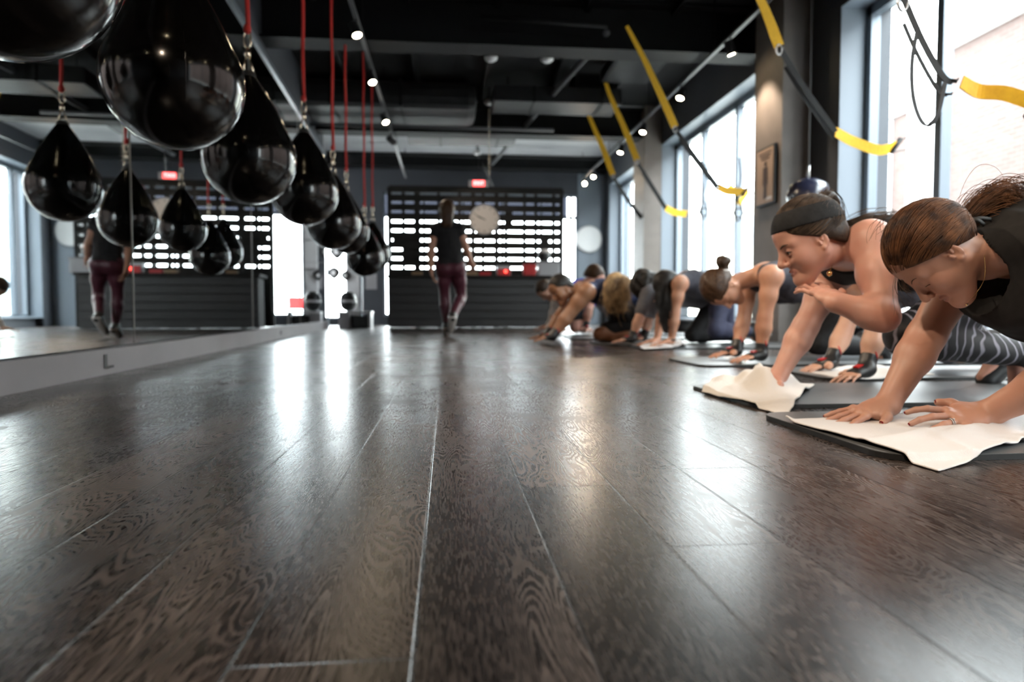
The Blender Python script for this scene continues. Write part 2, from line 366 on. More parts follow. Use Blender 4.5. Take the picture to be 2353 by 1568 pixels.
# beams
for i, (y0, zb) in enumerate(((-.6, 2.9), (3.1, 2.9), (6.8, 2.9), (10.3, 2.93))):
    b = MB().box(-2.4, XC+.3, y0, y0+.30, zb, zb+.022).box(-2.4, XC+.3, y0+.13, y0+.17, zb+.022, ZD-.02).box(-2.4, XC+.3, y0, y0+.30, ZD-.045, ZD-.02)
    struct(b, 'trim_%d' % (4+i), M['beam'])
# ceiling ribs between the beams
b = MB()
for x in np.arange(-2.2, 3.2, .9): b.box(x, x+.05, YF, 10.3, ZD-.10, ZD-.001)
struct(b, 'trim_8', M['beam'])

# mirror wall: its own strip of wall, baseboard, panes
def mwall(y0, y1, d0, d1, z0, z1, mb=None):  # slab between plane+d0 and plane+d1
    mb = mb or MB()
    vs = [(mx(y)+d, y, z) for d in (d0, d1) for y in (y0, y1) for z in (z0, z1)]
    return mb.add(vs, [(0, 1, 3, 2), (4, 6, 7, 5), (0, 4, 5, 1), (2, 3, 7, 6), (0, 2, 6, 4), (1, 5, 7, 3)])
struct(mwall(YF, 11.25, -.2, -.012, 0, ZD), 'wall_left', M['wall'])
struct(mwall(YF, 6.32, -.012, .035, 0, .118), 'baseboard_left', M['base'])
struct(mwall(6.335, 11.25, -.012, .03, 0, .125), 'baseboard_left', M['base'])
cuts = [YF, -.6, 1.5, 3.75, 6.33, 8.8, 11.2]
mir_l = ['mirror panel behind the camera', 'mirror panel level with the camera', 'near mirror panel at the left picture edge', 'mirror panel showing the walking woman and dark counter', 'mirror panel showing the bright back window', 'farthest mirror panel ending at the white wall']
for i in range(6):
    a, c = cuts[i]+.004, cuts[i+1]-.004
    m = tag(mwall(a, c, -.011, 0, .126, 2.75).build('wall_mirror', M['mirror']), mir_l[i], 'mirror', 'mirror panels along the left wall')
    mwall(c-.003, c+.003, -.01, .004, .126, 2.75).build('edge_strip', M['seam'], m)
struct(mwall(YF, 11.2, -.012, .02, 2.75, 2.80), 'trim_9', M['frame'])
# socket in the baseboard
o = thing('power_outlet', (mx(3.35)+.035, 3.35, .06), 'small dark outlet set in the pale baseboard under the mirror', 'outlet')
mwall(3.31, 3.34, .035, .039, .03, .095).build('cover_plate', M['black'], o)
mwall(3.34, 3.40, .035, .042, .028, .04).build('plug', M['black'], o)
o = thing('power_outlet', (mx(7.4)+.03, 7.4, .06), 'tiny dark outlet farther along the pale baseboard', 'outlet')
mwall(7.38, 7.44, .03, .034, .04, .085).build('cover_plate', M['black'], o)
# left end beyond the mirror: white wall end, slate wall
struct(MB().box(-2.4, -1.95, 11.25, 11.33, 0, ZD), 'wall_end', M['white'])
struct(MB().box(-2.8, -2.6, 11.25, YB, 0, ZD-.02), 'wall_left_far', M['wall'])

# ------------------------------------------------------------------ outside
g = tag(MB().box(3.9, 40, -20, 60, -.6, -.45).box(-30, 3.9, 14.6, 60, -.6, -.45).build('ground', mat('pale pavement', (.50, .50, .48), .9, noise=(1, (.42, .42, .40)))), kind='structure')
bld = thing('brick_building', (9, 8, -.45), 'pink brick building with white pilasters seen through the nearest window', 'building')
MB().box(9, 13, -8, 11.7, -.45, 4.95).build('wall', M['brick'], bld)
MB().box(8.85, 13, -8, 11.75, 4.95, 5.35).build('cornice', M['white'], bld)
MB().box(9.06, 13, 11.7, 15.0, -.45, 4.2).build('low_wing', M['brick'], bld)
MB().box(8.98, 13, 11.7, 15.0, 4.2, 4.5).build('low_cornice', M['white'], bld)
for y0, y1 in ((11.65, 12.65), (13.28, 13.8)): MB().box(8.93, 9.1, y0, y1, -.45, 4.3).build('pilaster', M['white'], bld)
cb = thing('stucco_building', (10, 22, -.45), 'pale cream building with small blue windows seen in the mirror', 'building')
MB().box(11, 16, 16.5, 34, -.45, 4.6).build('wall', M['cream'], cb)
for y in (18, 20.5, 23, 25.5, 28):
    for z in (.5, 2.6): MB().box(10.95, 11.02, y, y+.8, z, z+1.1).build('window', M['bluepane'], cb)
sh = thing('leafy_shrub', (4.6, 9.0, -.45), 'bright green shrub outside the window, seen in the mirror', 'plant')
b = MB()
for i in range(420):
    a = random.random()*6.28; r = random.random()**.6*.5; zz = .05+random.random()*.85
    c = V(4.6+math.cos(a)*r*(1-.4*zz), 9+math.sin(a)*r, -.25+zz); d = V(random.gauss(0, 1), random.gauss(0, 1), random.gauss(.6, .6)).normalized()*.09; e = d.cross(V(random.random(), random.random(), 1)).normalized()*.022
    b.add([c, c+d*.5+e, c+d, c+d*.5-e], [(0, 1, 2, 3)])
b.build('foliage', M['leaf'], sh)
MB().tube([V(4.6, 9, -.45), V(4.6, 9, .1)], .02, 6).build('stem', M['brown'], sh)

# ------------------------------------------------------------------ counter and slat wall at the back
ctr = thing('reception_counter', (.4, 11.5, 0), 'long dark plank clad counter in front of the slat wall', 'counter')
cx0, cx1 = -.92, 1.66
MB().box(cx0+.02, cx1-.02, 11.13, 11.68, .02, .80).build('carcass', M['pallet'], ctr)
zs = np.linspace(.03, .82, 7)
for i in range(6): MB().box(cx0, cx1, 11.10, 11.13, zs[i], zs[i+1]-.012, .004).build('front_plank', M['counter'], ctr)
for i in range(6): MB().box(cx1-.02, cx1+.01, 11.13, 11.68, zs[i], zs[i+1]-.012).build('side_plank', M['counter'], ctr)
MB().box(cx0-.03, cx1+.05, 11.06, 11.72, .82, .865, .006).build('worktop', M['pallet'], ctr)
pw = thing('slat_wall', (.5, 12, 0), 'tall black horizontal slat partition with daylight in its gaps', 'partition')
px0, px1 = -.97, 2.03
YP = 11.95
def zrow(y): return at(1100, y, YP).z
rows = [447.5, 468, 489, 511, 532, 553.5, 575, 595.5, 616]
tops = [429]+[r+2.8 for r in rows]; bots = [r-2.8 for r in rows]+[640]
for i, (t_, b_) in enumerate(zip(tops, bots)):
    z1, z0 = zrow(t_), zrow(b_)
    if i == len(rows): z0 = .02
    MB().box(px0, px1, YP, YP+.022, z0, z1, .003).build('slat', M['pallet'], pw)
for x in (895, 927, 955, 962, 1008, 1056, 1087, 1110, 1141, 1163, 1205, 1231, 1272, 1290):
    X = at(x, 500, YP+.05).x; wd = .035 if x in (895, 1087, 1141, 1290) else .026
    MB().box(X-wd, X+wd, YP+.024, YP+.11, .02, zrow(432)).build('batten', M['pallet'], pw)
for r, a, c in ((5, 902, 966), (6, 928, 958), (7, 928, 958), (5, 1137, 1146), (5, 1243, 1262), (3, 1165, 1178), (2, 1163, 1178)):
    MB().box(at(a, 500, YP).x, at(c, 500, YP).x, YP+.024, YP+.04, zrow(rows[r]+8), zrow(rows[r]-8)).build('blocking_board', M['pallet'], pw)
# big clock
cl = thing('wall_clock', at(1113, 505, YP-.03), 'large round pale clock hung on the black slats', 'clock')
c0 = at(1113, 505, YP-.01); rr = .262
MB().lathe([(rr, 0), (rr, .045), (rr-.012, .055), (rr-.02, .045), (rr-.02, .02)], c0, 48, (0, -1, 0)).build('rim', M['silver'], cl, True)
MB().lathe([(rr-.02, .018), (rr-.02, .03)], c0, 48, (0, -1, 0)).build('dial', M['clockface'], cl)
for k in range(12):
    a = k*math.pi/6; u = V(math.sin(a), 0, math.cos(a)); MB().ribbon([c0+V(0, -.033, 0)+u*.19, c0+V(0, -.033, 0)+u*.225], .012, .001, u.cross(V(0, 1, 0))).build('hour_mark', M['black'], cl)
for ang, ln, nm in ((-64, .17, 'minute_hand'), (-70, .11, 'hour_hand')):
    a = math.radians(ang); u = V(math.sin(a), 0, math.cos(a)); MB().ribbon([c0+V(0, -.037, 0)-u*.02, c0+V(0, -.037, 0)+u*ln], .014, .001, u.cross(V(0, 1, 0))).build(nm, M['black'], cl)
# small white round dial on the back wall
c0 = at(1353, 550, YB-.005)
cl = thing('wall_clock', c0, 'plain white round dial on the slate wall right of the back window', 'clock')
MB().lathe([(.27, 0), (.28, .02), (.27, .05), (.25, .055)], c0, 40, (0, -1, 0)).build('rim', M['white'], cl, True)
MB().lathe([(.25, .054), (.245, .06)], c0, 40, (0, -1, 0)).build('dial', M['whiteface'], cl)
# exit sign
c0 = at(1100, 422, YP-.1)
ex = thing('exit_sign', c0, 'small glowing red exit sign above the slat wall', 'sign')
MB().box(c0.x-.17, c0.x+.17, c0.y-.02, c0.y+.03, c0.z-.055, c0.z+.055, .01).build('housing', M['silver'], ex)
MB().box(c0.x-.10, c0.x+.10, c0.y-.024, c0.y-.02, c0.z-.05, c0.z+.05).build('lit_face', M['exit'], ex)
fc = bpy.data.curves.new('lettering', 'FONT'); fc.body = 'EXIT'; fc.size = .085; fc.align_x = 'CENTER'; fc.align_y = 'CENTER'; fc.extrude = .001
tmp = bpy.data.objects.new('tmp_text', fc); COL.objects.link(tmp); bpy.context.view_layer.update()
me = bpy.data.meshes.new_from_object(tmp.evaluated_get(bpy.context.evaluated_depsgraph_get())); bpy.data.objects.remove(tmp)
me.materials.clear(); me.materials.append(mat('white letters', (.9, .8, .8), .5, emit=((1, .6, .6), 2)))
fo = bpy.data.objects.new('lettering', me); COL.objects.link(fo); fo.location = (0, -.027, 0); fo.rotation_euler = (math.pi/2, 0, 0); fo.parent = ex
MB().tube([c0+V(0, 0, .05), V(c0.x, c0.y, ZD-.02)], .008, 8).build('hanger_rod', M['black'], ex)
# things on the counter
def boxy(name, pxc, py0, py1, wpx, Y, m, label, cat, bev=.01, group=None, depth=None):
    a = at(pxc-wpx/2, py1, Y); c = at(pxc+wpx/2, py0, Y); d = depth or (c.x-a.x)*.8
    o = thing(name, ((a.x+c.x)/2, Y+d/2, .865), label, cat, group)
    MB().box(a.x, c.x, Y, Y+d, .866, c.z, bev).build('body', m, o); return o, a, c
o, a, c = boxy('card_terminal', 1158, 611, 633, 32, 11.3, M['silver'], 'pale payment box with a glowing red lamp on the counter', 'device')
MB().box(a.x+.01, c.x-.01, 11.285, 11.3, .87, c.z-.05).build('front_panel', M['red'], o)
lp = at(1162, 624, 11.28); MB().lathe([(.022, 0), (.022, .012)], lp, 16, (0, -1, 0)).build('lamp', M['redglow'], o)
o, a, c = boxy('gym_bag', 1217, 606, 631, 30, 11.35, M['red'], 'red bag lying on the counter beside the helmet', 'bag', .03)
MB().tube([V(a.x+.04, 11.34, c.z-.02), V((a.x+c.x)/2, 11.33, c.z+.03), V(c.x-.04, 11.34, c.z-.02)], .008, 8).build('strap', M['black'], o)
o, a, c = boxy('storage_tote', 1262, 603, 633, 50, 11.4, M['silver'], 'pale grey tote on the right end of the counter', 'box', .025)
MB().box(a.x-.01, c.x+.01, 11.39, 11.75, c.z-.02, c.z+.004, .004).build('lid', M['base'], o)
hc = at(1250, 589, 11.5); o = thing('headgear', hc, 'black and cream padded headgear resting on the grey tote', 'helmet')
MB().lathe([(.01, .11), (.06, .10), (.095, .06), (.105, .01), (.095, -.05), (.07, -.075)], hc, 24).build('shell', M['black'], o, True)
MB().lathe([(.03, .105), (.065, .108), (.10, .07), (.108, .045), (.098, .04)], hc+V(.01, -.008, .004), 24).build('padding', M['clockface'], o, True)
for i, (x, w_, mm, lb) in enumerate(((958, 24, M['brown'], 'tan box on the left part of the counter'), (1085, 26, M['brown'], 'brown tray on the counter behind the walking woman'), (1115, 26, M['red'], 'low maroon pouch on the counter left of the payment box'))):
    o, a, c = boxy('counter_box', x, 624, 632, w_, 11.3, mm, lb, 'box', .006)
    MB().box(a.x-.003, c.x+.003, 11.297, 11.30+(c.x-a.x)*.8, c.z-.008, c.z+.002).build('lid', M['pallet'], o)

# white shelf with gear at the left end
sx0, sx1 = at(742, 750, 11.6).x, at(853, 750, 11.6).x
rk = thing('white_bench', ((sx0+sx1)/2, 11.8, 0), 'low white bench with a dark open compartment at the mirror end', 'bench')
ztop = at(800, 716, 11.6).z
MB().box(-1.80, sx1, 11.6, 12.0, ztop-.035, ztop, .005).build('top', M['white'], rk)
MB().box(-1.80, -1.62, 11.62, 11.98, .0, ztop-.035).build('drawer_front', M['base'], rk)
for x in (sx1-.05,): MB().box(x, x+.04, 11.62, 11.98, 0, ztop-.035).build('end_panel', M['white'], rk)
MB().box(-1.60, sx1-.06, 11.75, 11.97, .0, ztop-.07, .02).build('stored_gear', M['black'], rk)
rackc = at(808, 640, 12.1)
rp = thing('equipment_rack', (rackc.x, 12.1, 0), 'white upright rack panel hung with boxing mitts', 'rack')
MB().box(-1.72, -1.50, 12.05, 12.13, 0, 1.75, .01).build('panel', M['white'], rp)
MB().box(-1.50, -1.46, 12.07, 12.11, 0, 1.75).build('upright', M['frame'], rp)
for zz in (.5, 1.0, 1.5): MB().tube([V(-1.70, 12.03, zz), V(-1.50, 12.03, zz)], .01, 8).build('rail', M['steel'], rp)
def mitt(px, py, Y, s, label, red=False):
    c = at(px, py, Y); o = thing('focus_mitt', c, label, 'boxing mitt', 'mitts hanging at the end of the mirror')
    b = MB().lathe([(.0, .0), (.09*s, .0), (.115*s, .02), (.115*s, .045), (.09*s, .06), (.0, .062)], c, 24, (0, -1, 0))
    for v in b.v: v.x = c.x+(v.x-c.x)*(1-.35*max(0, -(v.z-c.z)/(.115*s)))
    b.build('pad', M['black'] if not red else M['red'], o, True)
    MB().lathe([(.0, .06), (.05*s, .06), (.045*s, .068), (0, .068)], c, 20, (0, -1, 0)).build('target', M['white'], o, True)
    MB().tube([c+V(0, -.02, .1*s), c+V(0, 0, .16*s)], .006, 6).build('loop', M['black'], o)
MB().box(-2.06, -2.03, 12.07, 12.10, 0, 1.75).build('upright', M['frame'], rp)
MB().tube([V(-2.05, 12.06, 1.62), V(-1.5, 12.06, 1.62)], .012, 8).build('rail', M['steel'], rp)
MB().tube([V(-2.05, 12.06, 1.12), V(-1.5, 12.06, 1.12)], .012, 8).build('rail', M['steel'], rp)
mitt(775, 580, 12.03, 1.0, 'upper black and white mitt left of the white rack')
mitt(768, 628, 12.03, .9, 'black and white mitt below the upper one, with red edge')
mitt(795, 634, 12.03, .7, 'small dark mitt hung on the white rack')
c = at(753, 700, 11.35); c.x = -1.66; c.y = 11.8; o = thing('medicine_ball', (c.x, c.y, ztop), 'black ball with white bands resting by the white bench', 'ball')
# hanging kickshields, big oval
MB().lathe([(.001, -.17), (.07, -.155), (.125, -.10), (.14, 0), (.125, .10), (.07, .155), (.001, .17)], V(c.x, c.y, ztop+.17), 28).build('body', M['black'], o, True)
MB().lathe([(.142, -.02), (.145, 0), (.142, .02)], V(c.x, c.y, ztop+.17), 28).build('band', M['white'], o, True)
a = at(812, 641, 12.6)
o = thing('notice_paper', a, 'pale sheet pinned on the slate wall left of the counter', 'paper')
MB().box(-1.62, -1.40, YB-.012, YB-.004, at(850, 665, YB).z, at(850, 630, YB).z).build('sheet', M['base'], o)

# red folding chairs outside behind the back window
def chair(x, y, label):
    o = thing('folding_chair', (x, y, -.45), label, 'chair', 'red chairs outside the back window')
    MB().box(x-.23, x+.23, y-.02, y+.02, .32, .62, .03).build('backrest', M['red'], o)
    MB().box(x-.22, x+.22, y-.42, y, .02, .05, .01).build('seat', M['red'], o)
    for sx in (-.22, .22):
        MB().tube([V(x+sx, y+.03, .55), V(x+sx, y-.38, -.45)], .012, 8).build('leg', M['steel'], o)
        MB().tube([V(x+sx, y-.36, .02), V(x+sx, y+.1, -.45)], .012, 8).build('leg', M['steel'], o)
chair(-.75, 17.0, 'red folding chair outside, right one in the mirror')
chair(.15, 17.2, 'red folding chair outside, left one in the mirror')

# ------------------------------------------------------------------ ceiling services
def duct(x0, x1, y0, y1, z0, z1, label, rb=.0):
    o = thing('air_duct', ((x0+x1)/2, (y0+y1)/2, z1), label, 'duct')
    MB().box(x0, x1, y0, y1, z0, z1, rb or .01).build('casing', M['duct'], o)
    for x in np.arange(x0+.5, x1-.2, .9): MB().box(x, x+.03, y0-.01, y1+.01, z0-.01, z1).build('flange', M['beam'], o)
    for x in (x0+.2, x1-.2): MB().tube([V(x, (y0+y1)/2, z1-.01), V(x, (y0+y1)/2, ZD)], .006, 6).build('hanger_rod', M['beam'], o)
    return o
duct(-2.0, .42, 9.15, 10.25, 2.98, 3.32, 'very large black air duct hanging over the bags', .12)
duct(-.6, 1.1, 10.75, 11.3, 2.98, 3.25, 'flat black duct along the second beam')
duct(.62, 2.3, 8.9, 9.5, 3.0, 3.2, 'dark duct branch right of the large duct')
duct(.2, 1.6, 4.2, 5.2, 3.0, 3.3, 'dark duct close to the camera above the middle of the floor')
def pipe(pts, r, label, m='conduit', name='ceiling_pipe'):
    o = tag(MB().tube(spline(pts, 4) if len(pts) > 2 else pts, r, 10).build(name, M[m], None, True), label, 'pipe'); return o
pipe([at(1105, 545*0+40, 6.6), at(1395, 60, 6.6)], .02, 'thin pipe crossing above the first beam', 'beam')
pipe([V(1.62, 6.9, 3.1), V(.88, 13.2, 3.1)], .035, 'long grey conduit running to the back over the middle', 'conduit')
pipe([V(-1.9, 9.9, 2.90), V(1.55, 9.9, 2.90)], .025, 'grey sprinkler pipe crossing the room below the duct', 'conduit')
pipe([V(.6, 11.8, 2.85), V(.95, 12.9, 2.45), V(.95, 12.95, 2.2)], .018, 'thin dark drop pipe near the back wall', 'beam')
pipe([V(-1.9, 13.0, 3.2), V(2.9, 13.0, 3.2)], .03, 'dark pipe along the back soffit', 'beam')
def panel(px, py, Y, w, d, label):
    c = at(px, py, Y); o = thing('ceiling_speaker', (c.x, Y, c.z), label, 'ceiling unit')
    MB().box(c.x-w/2, c.x+w/2, Y-d/2, Y+d/2, c.z, c.z+.16, .03).build('housing', M['beam'], o)
    MB().box(c.x-w/2+.04, c.x+w/2-.04, Y-d/2+.04, Y+d/2-.04, c.z-.006, c.z, .002).build('grille', M['duct'], o)
    for s in (-1, 1): MB().tube([V(c.x+s*w*.35, Y, c.z+.15), V(c.x+s*w*.35, Y, ZD)], .006, 6).build('hanger_rod', M['beam'], o)
panel(1455, 165, 8.2, .62, .9, 'black hanging ceiling unit right of the conduit')
panel(1358, 210, 9.2, .55, .4, 'smaller black ceiling unit left of the hanging one')
def detector(px, py, Y, label):
    c = at(px, py, Y); o = thing('ceiling_detector', c, label, 'detector')
    MB().lathe([(.05, .05), (.075, .03), (.07, .0), (.04, -.02), (.001, -.025)], c, 20).build('cover', M['white'], o, True)
    MB().tube([c+V(0, 0, .04), V(c.x, c.y, ZD-.015)], .014, 8).build('stem', M['duct'], o)
detector(1096, 353, 12.6, 'white domed detector near the back wall')
detector(1257, 139, 7.9, 'pale detector right of the large duct')
detector(1128, 137, 7.9, 'pale detector at the edge of the large duct')
detector(1124, 237, 9.6, 'small white sprinkler head below the duct')
# hanging chain and post in the middle
c = at(1124, 250, 10.1); e = at(1124, 405, 10.1)
o = thing('hanging_chain', (c.x, c.y, ZD), 'thin pale chain hanging in the middle before the slat wall', 'chain')
lk = MB(); n = 34
for i in range(n):
    z = c.z+(e.z-c.z)*i/n; r = .011; ax = (V(1, 0, 0), V(0, 1, 0))[i % 2]
    lk.tube([V(c.x, c.y, z)+ax*math.cos(t)*r+V(0, 0, math.sin(t)*r*1.6) for t in np.linspace(0, 6.283, 9)[:-1]], .0035, 5, closed=True)
lk.build('links', M['chrome'], o, True)
MB().tube([V(c.x, c.y, c.z), V(c.x, c.y, ZD)], .006, 6).build('rod', M['beam'], o)

# ------------------------------------------------------------------ track lights
def lamp_head(x, y, zr, aim, label, group, power=45, strong=False):
    o = thing('track_spotlight', (x, y, zr), label, 'spotlight', group)
    d = (Vector(aim)-V(x, y, zr-.1)).normalized(); c = V(x, y, zr-.12)
    MB().tube([V(x, y, zr), V(x, y, zr-.06), c], .012, 8).build('stem', M['black'], o)
    MB().lathe([(.02, -.09), (.042, -.08), (.045, .03), (.048, .05), (.04, .05), (.038, .035)], c, 20, d).build('housing', M['black'], o, True)
    MB().lathe([(.001, .036), (.037, .036), (.037, .04), (.001, .04)], c, 20, d).build('lens', M['lamp'], o, True)
    l = bpy.data.lights.new('lamp_light', 'SPOT'); l.energy = power; l.color = (1, .80, .60); l.spot_size = math.radians(75 if y != 10.1 else 40); l.spot_blend = .6; l.shadow_soft_size = .04
    lo = bpy.data.objects.new('lamp_light', l); COL.objects.link(lo); lo.parent = o
    lo.matrix_parent_inverse = Matrix.Translation(-o.location); lo.location = c+d*.06; lo.rotation_euler = d.to_track_quat('-Z', 'Y').to_euler()
def rail(x, y0, y1, z, label):
    o = thing('light_track', (x, (y0+y1)/2, z), label, 'light track')
    MB().box(x-.018, x+.018, y0, y1, z-.012, z+.02).build('rail', M['conduit'], o)
    for y in np.arange(y0+.4, y1, 2.2): MB().tube([V(x, y, z+.015), V(x, y, ZD-.02)], .006, 6).build('hanger_rod', M['beam'], o)
RX, LX, RZ = 2.66, -.78, 2.86
rail(RX, -2.5, 13.4, RZ, 'black light track running along the window side')
rail(LX, -2.5, 13.5, RZ, 'black light track running above the punching bags')
rl = 'spotlight on the window side track, '
for y, aim, lb in ((-1.2, (1.5, 0, 0), 'behind the camera'), (1.0, (1.6, 1.6, 0), 'just beside the camera'), (4.0, (1.9, 3.4, 0), 'nearest lit one at the top picture edge'), (6.3, (3.0, 6.25, 1.6), 'washing the taupe column'), (7.66, (1.6, 6.6, .2), 'first lit one beyond the near beam'), (9.15, (1.8, 8, 0), 'second lit one beyond the near beam'), (10.35, (1.8, 9.5, 0), 'third lit one beyond the near beam'), (12.3, (2.0, 10, 0), 'fourth, near the back wall'), (13.1, (1.2, 5, .6), 'last one at the far end, aimed at the camera')):
    lamp_head(RX, y, RZ, aim, rl+lb, 'spotlights on the window side track', 30 if y != 6.3 else 70)
ll = 'spotlight on the track above the bags, '
for y, aim, lb in ((-1.0, (1.0, 1.6, .4), 'behind the camera'), (1.2, (1.45, 1.8, .45), 'left of the camera'), (3.6, (1.6, 2.7, .45), 'over the nearest bags'), (5.4, (1.6, 4.6, .45), 'hidden above the near bags'), (6.2, (.0, 5.2, .2), 'nearest visible one'), (7.45, (.0, 6.2, .2), 'second visible one'), (9.0, (.3, 7.5, .2), 'third visible one'), (10.1, (.64, 11.9, 1.75), 'farthest one, lighting the clock')):
    lamp_head(LX, y, RZ, aim, ll+lb, 'spotlights on the track above the bags', {10.1: 60, -1.0: 110, 1.2: 130, 3.6: 110, 5.4: 100}.get(y, 28))

# ------------------------------------------------------------------ punching bags
def bag(x, y, zb, R, label, swing=0):
    zc = zb+R
    o = thing('punching_bag', (x, y, ZD-.1), label, 'punching bag', 'teardrop punching bags hanging in a row')
    prof = []
    th1 = math.radians(62)
    for k in range(15):
        t = -math.pi/2+(math.pi/2+math.radians(33))*k/14; prof.append((max(R*math.cos(t), .002), R*math.sin(t)))
    r0, z0 = prof[-1]; H = 1.78*R
    for k in range(1, 9):
        t = k/8; rr = r0+(.155*R-r0)*t; prof.append((rr+.05*R*math.sin(math.pi*t), z0+(H-z0)*t))
    prof += [(.12*R, H+.01), (.03, H+.018)]
    sh = MB().lathe(prof, V(x, y, zc), 56).build('shell', M['vinyl'], o, True)
    sm = MB()
    for k in range(4):
        a = k*math.pi/2+.5; sm.tube([V(x+math.cos(a)*(r+.001), y+math.sin(a)*(r+.001), zc+z) for r, z in prof[7:-2]], .0016, 5)
    sm.build('seam', M['vinyl'], sh, True)
    for k in range(8):
        a = k*math.pi/4; r = .27*R; d = V(math.cos(a), math.sin(a), 0)
        MB().lathe([(.001, .005), (.009, .004), (.011, 0)], V(x, y, zc+H-.30*R)+d*(r+.003), 10, d+V(0, 0, .5)).build('rivet', M['chrome'], sh, True)
    zt = zc+H
    MB().lathe([(.16*R, -.03), (.17*R, .0), (.14*R, .02), (.02, .025)], V(x, y, zt), 20).build('collar', M['rubber'], o, True)
    sw = MB()
    for s in (-1, 1): sw.tube([V(x+s*.022, y, zt+.01), V(x+s*.020, y, zt+.05), V(x+s*.004, y, zt+.10)], .005, 8)
    sw.lathe([(.008, 0), (.014, .008), (.014, .03), (.007, .04)], V(x, y, zt+.09), 12).tube([V(x-.02, y, zt+.02), V(x+.02, y, zt+.02)], .006, 8)
    sw.build('swivel', M['chrome'], o, True)
    cb = [V(x+.016*math.cos(t), y, zt+.175+.042*math.sin(t)) for t in np.linspace(0, 6.283, 17)[:-1]]
    MB().tube(cb, .0045, 8, closed=True).build('carabiner', M['chrome'], o, True)
    ks = MB(); zr = zt+.205
    pts = [V(x+.004*math.sin(z*9), y+.003*math.cos(z*7), z) for z in np.linspace(zr, ZD-.08, 14)]
    ks.tube(pts, .0095, 8).tube([p+V(.007, 0, 0) for p in pts], .006, 6).lathe([(.01, 0), (.018, .012), (.018, .03), (.01, .045)], V(x, y, zr-.005), 10)
    ks.build('rope', M['rope'], o, True)
    MB().tube([V(x, y, ZD-.09), V(x, y, ZD)], .012, 8).build('ceiling_mount', M['beam'], o)
bl = ['nearest bag, cut off by the top left corner', 'large near bag hanging at the top left', 'bag partly hidden behind the large near bag', 'third visible bag, with a long red rope at the centre left', 'fourth visible bag hanging low in the row', 'bag mostly hidden behind its neighbours', 'low far bag in front of the back corridor', 'farthest bag, just behind the low far one']
for (x, y, zb), lb in zip(((-.87, 1.46, .80), (-.885, 2.37, .83), (-.94, 3.42, .81), (-.93, 4.66, .86), (-.92, 5.75, .795), (-.985, 6.95, .86), (-.945, 8.1, .69), (-.93, 8.85, .80)), bl):
    bag(x, y, zb, .218, 'glossy black teardrop bag, '+lb)
# small dark bag by the column
c = at(1857, 440, 5.2)
o = thing('round_bag', (c.x, c.y, c.z), 'small navy hanging ball bag beside the column behind the headband woman', 'punching bag')
MB().lathe([(.002, -.17), (.09, -.15), (.15, -.08), (.165, 0), (.14, .08), (.07, .125), (.02, .14)], V(c.x, c.y, c.z-.03), 32).build('shell', mat('navy vinyl', (.02, .022, .045), .25, coat=.4), o, True)
MB().tube([V(c.x, c.y, c.z+.10), V(c.x, c.y, c.z+.2)], .012, 8).build('swivel', M['steel'], o, True)
MB().tube([V(c.x, c.y, c.z+.2), V(c.x, c.y, ZD)], .006, 6).build('cord', M['webbing'], o)
# framed poster on the column
o = thing('framed_poster', (XC-.01, 6.2, 1.5), 'small framed poster with a dark standing figure on the taupe column', 'poster')
ya, yb, za, zb = 6.03, 6.36, 1.30, 1.80
MB().box(XC-.03, XC-.001, ya-.02, yb+.02, za-.02, zb+.02, .004).build('picture_frame', M['black'], o)
MB().box(XC-.034, XC-.03, ya, yb, za, zb).build('sheet', M['poster'], o)
fg = MB().lathe([(.001, 0), (.024, 0), (.024, .002), (.001, .002)], V(XC-.034, 6.18, 1.66), 14, (-1, 0, 0))
fg.add([(XC-.0365, 6.18+dy, z) for dy, z in ((-.045, 1.63), (.045, 1.63), (.05, 1.48), (.03, 1.45), (.035, 1.34), (-.035, 1.34), (-.03, 1.45), (-.05, 1.48))], [tuple(range(8))])
fg.build('printed_figure', M['ink'], o)
MB().box(XC-.0362, XC-.034, 6.05, 6.16, 1.325, 1.35).build('caption_strip', M['white'], o)
tx = MB()
for k in range(3): tx.box(XC-.0362, XC-.034, 6.07+.02*k, 6.32-.03*k, 1.76-.028*k, 1.772-.028*k)
tx.build('printed_lines', M['ink'], o)

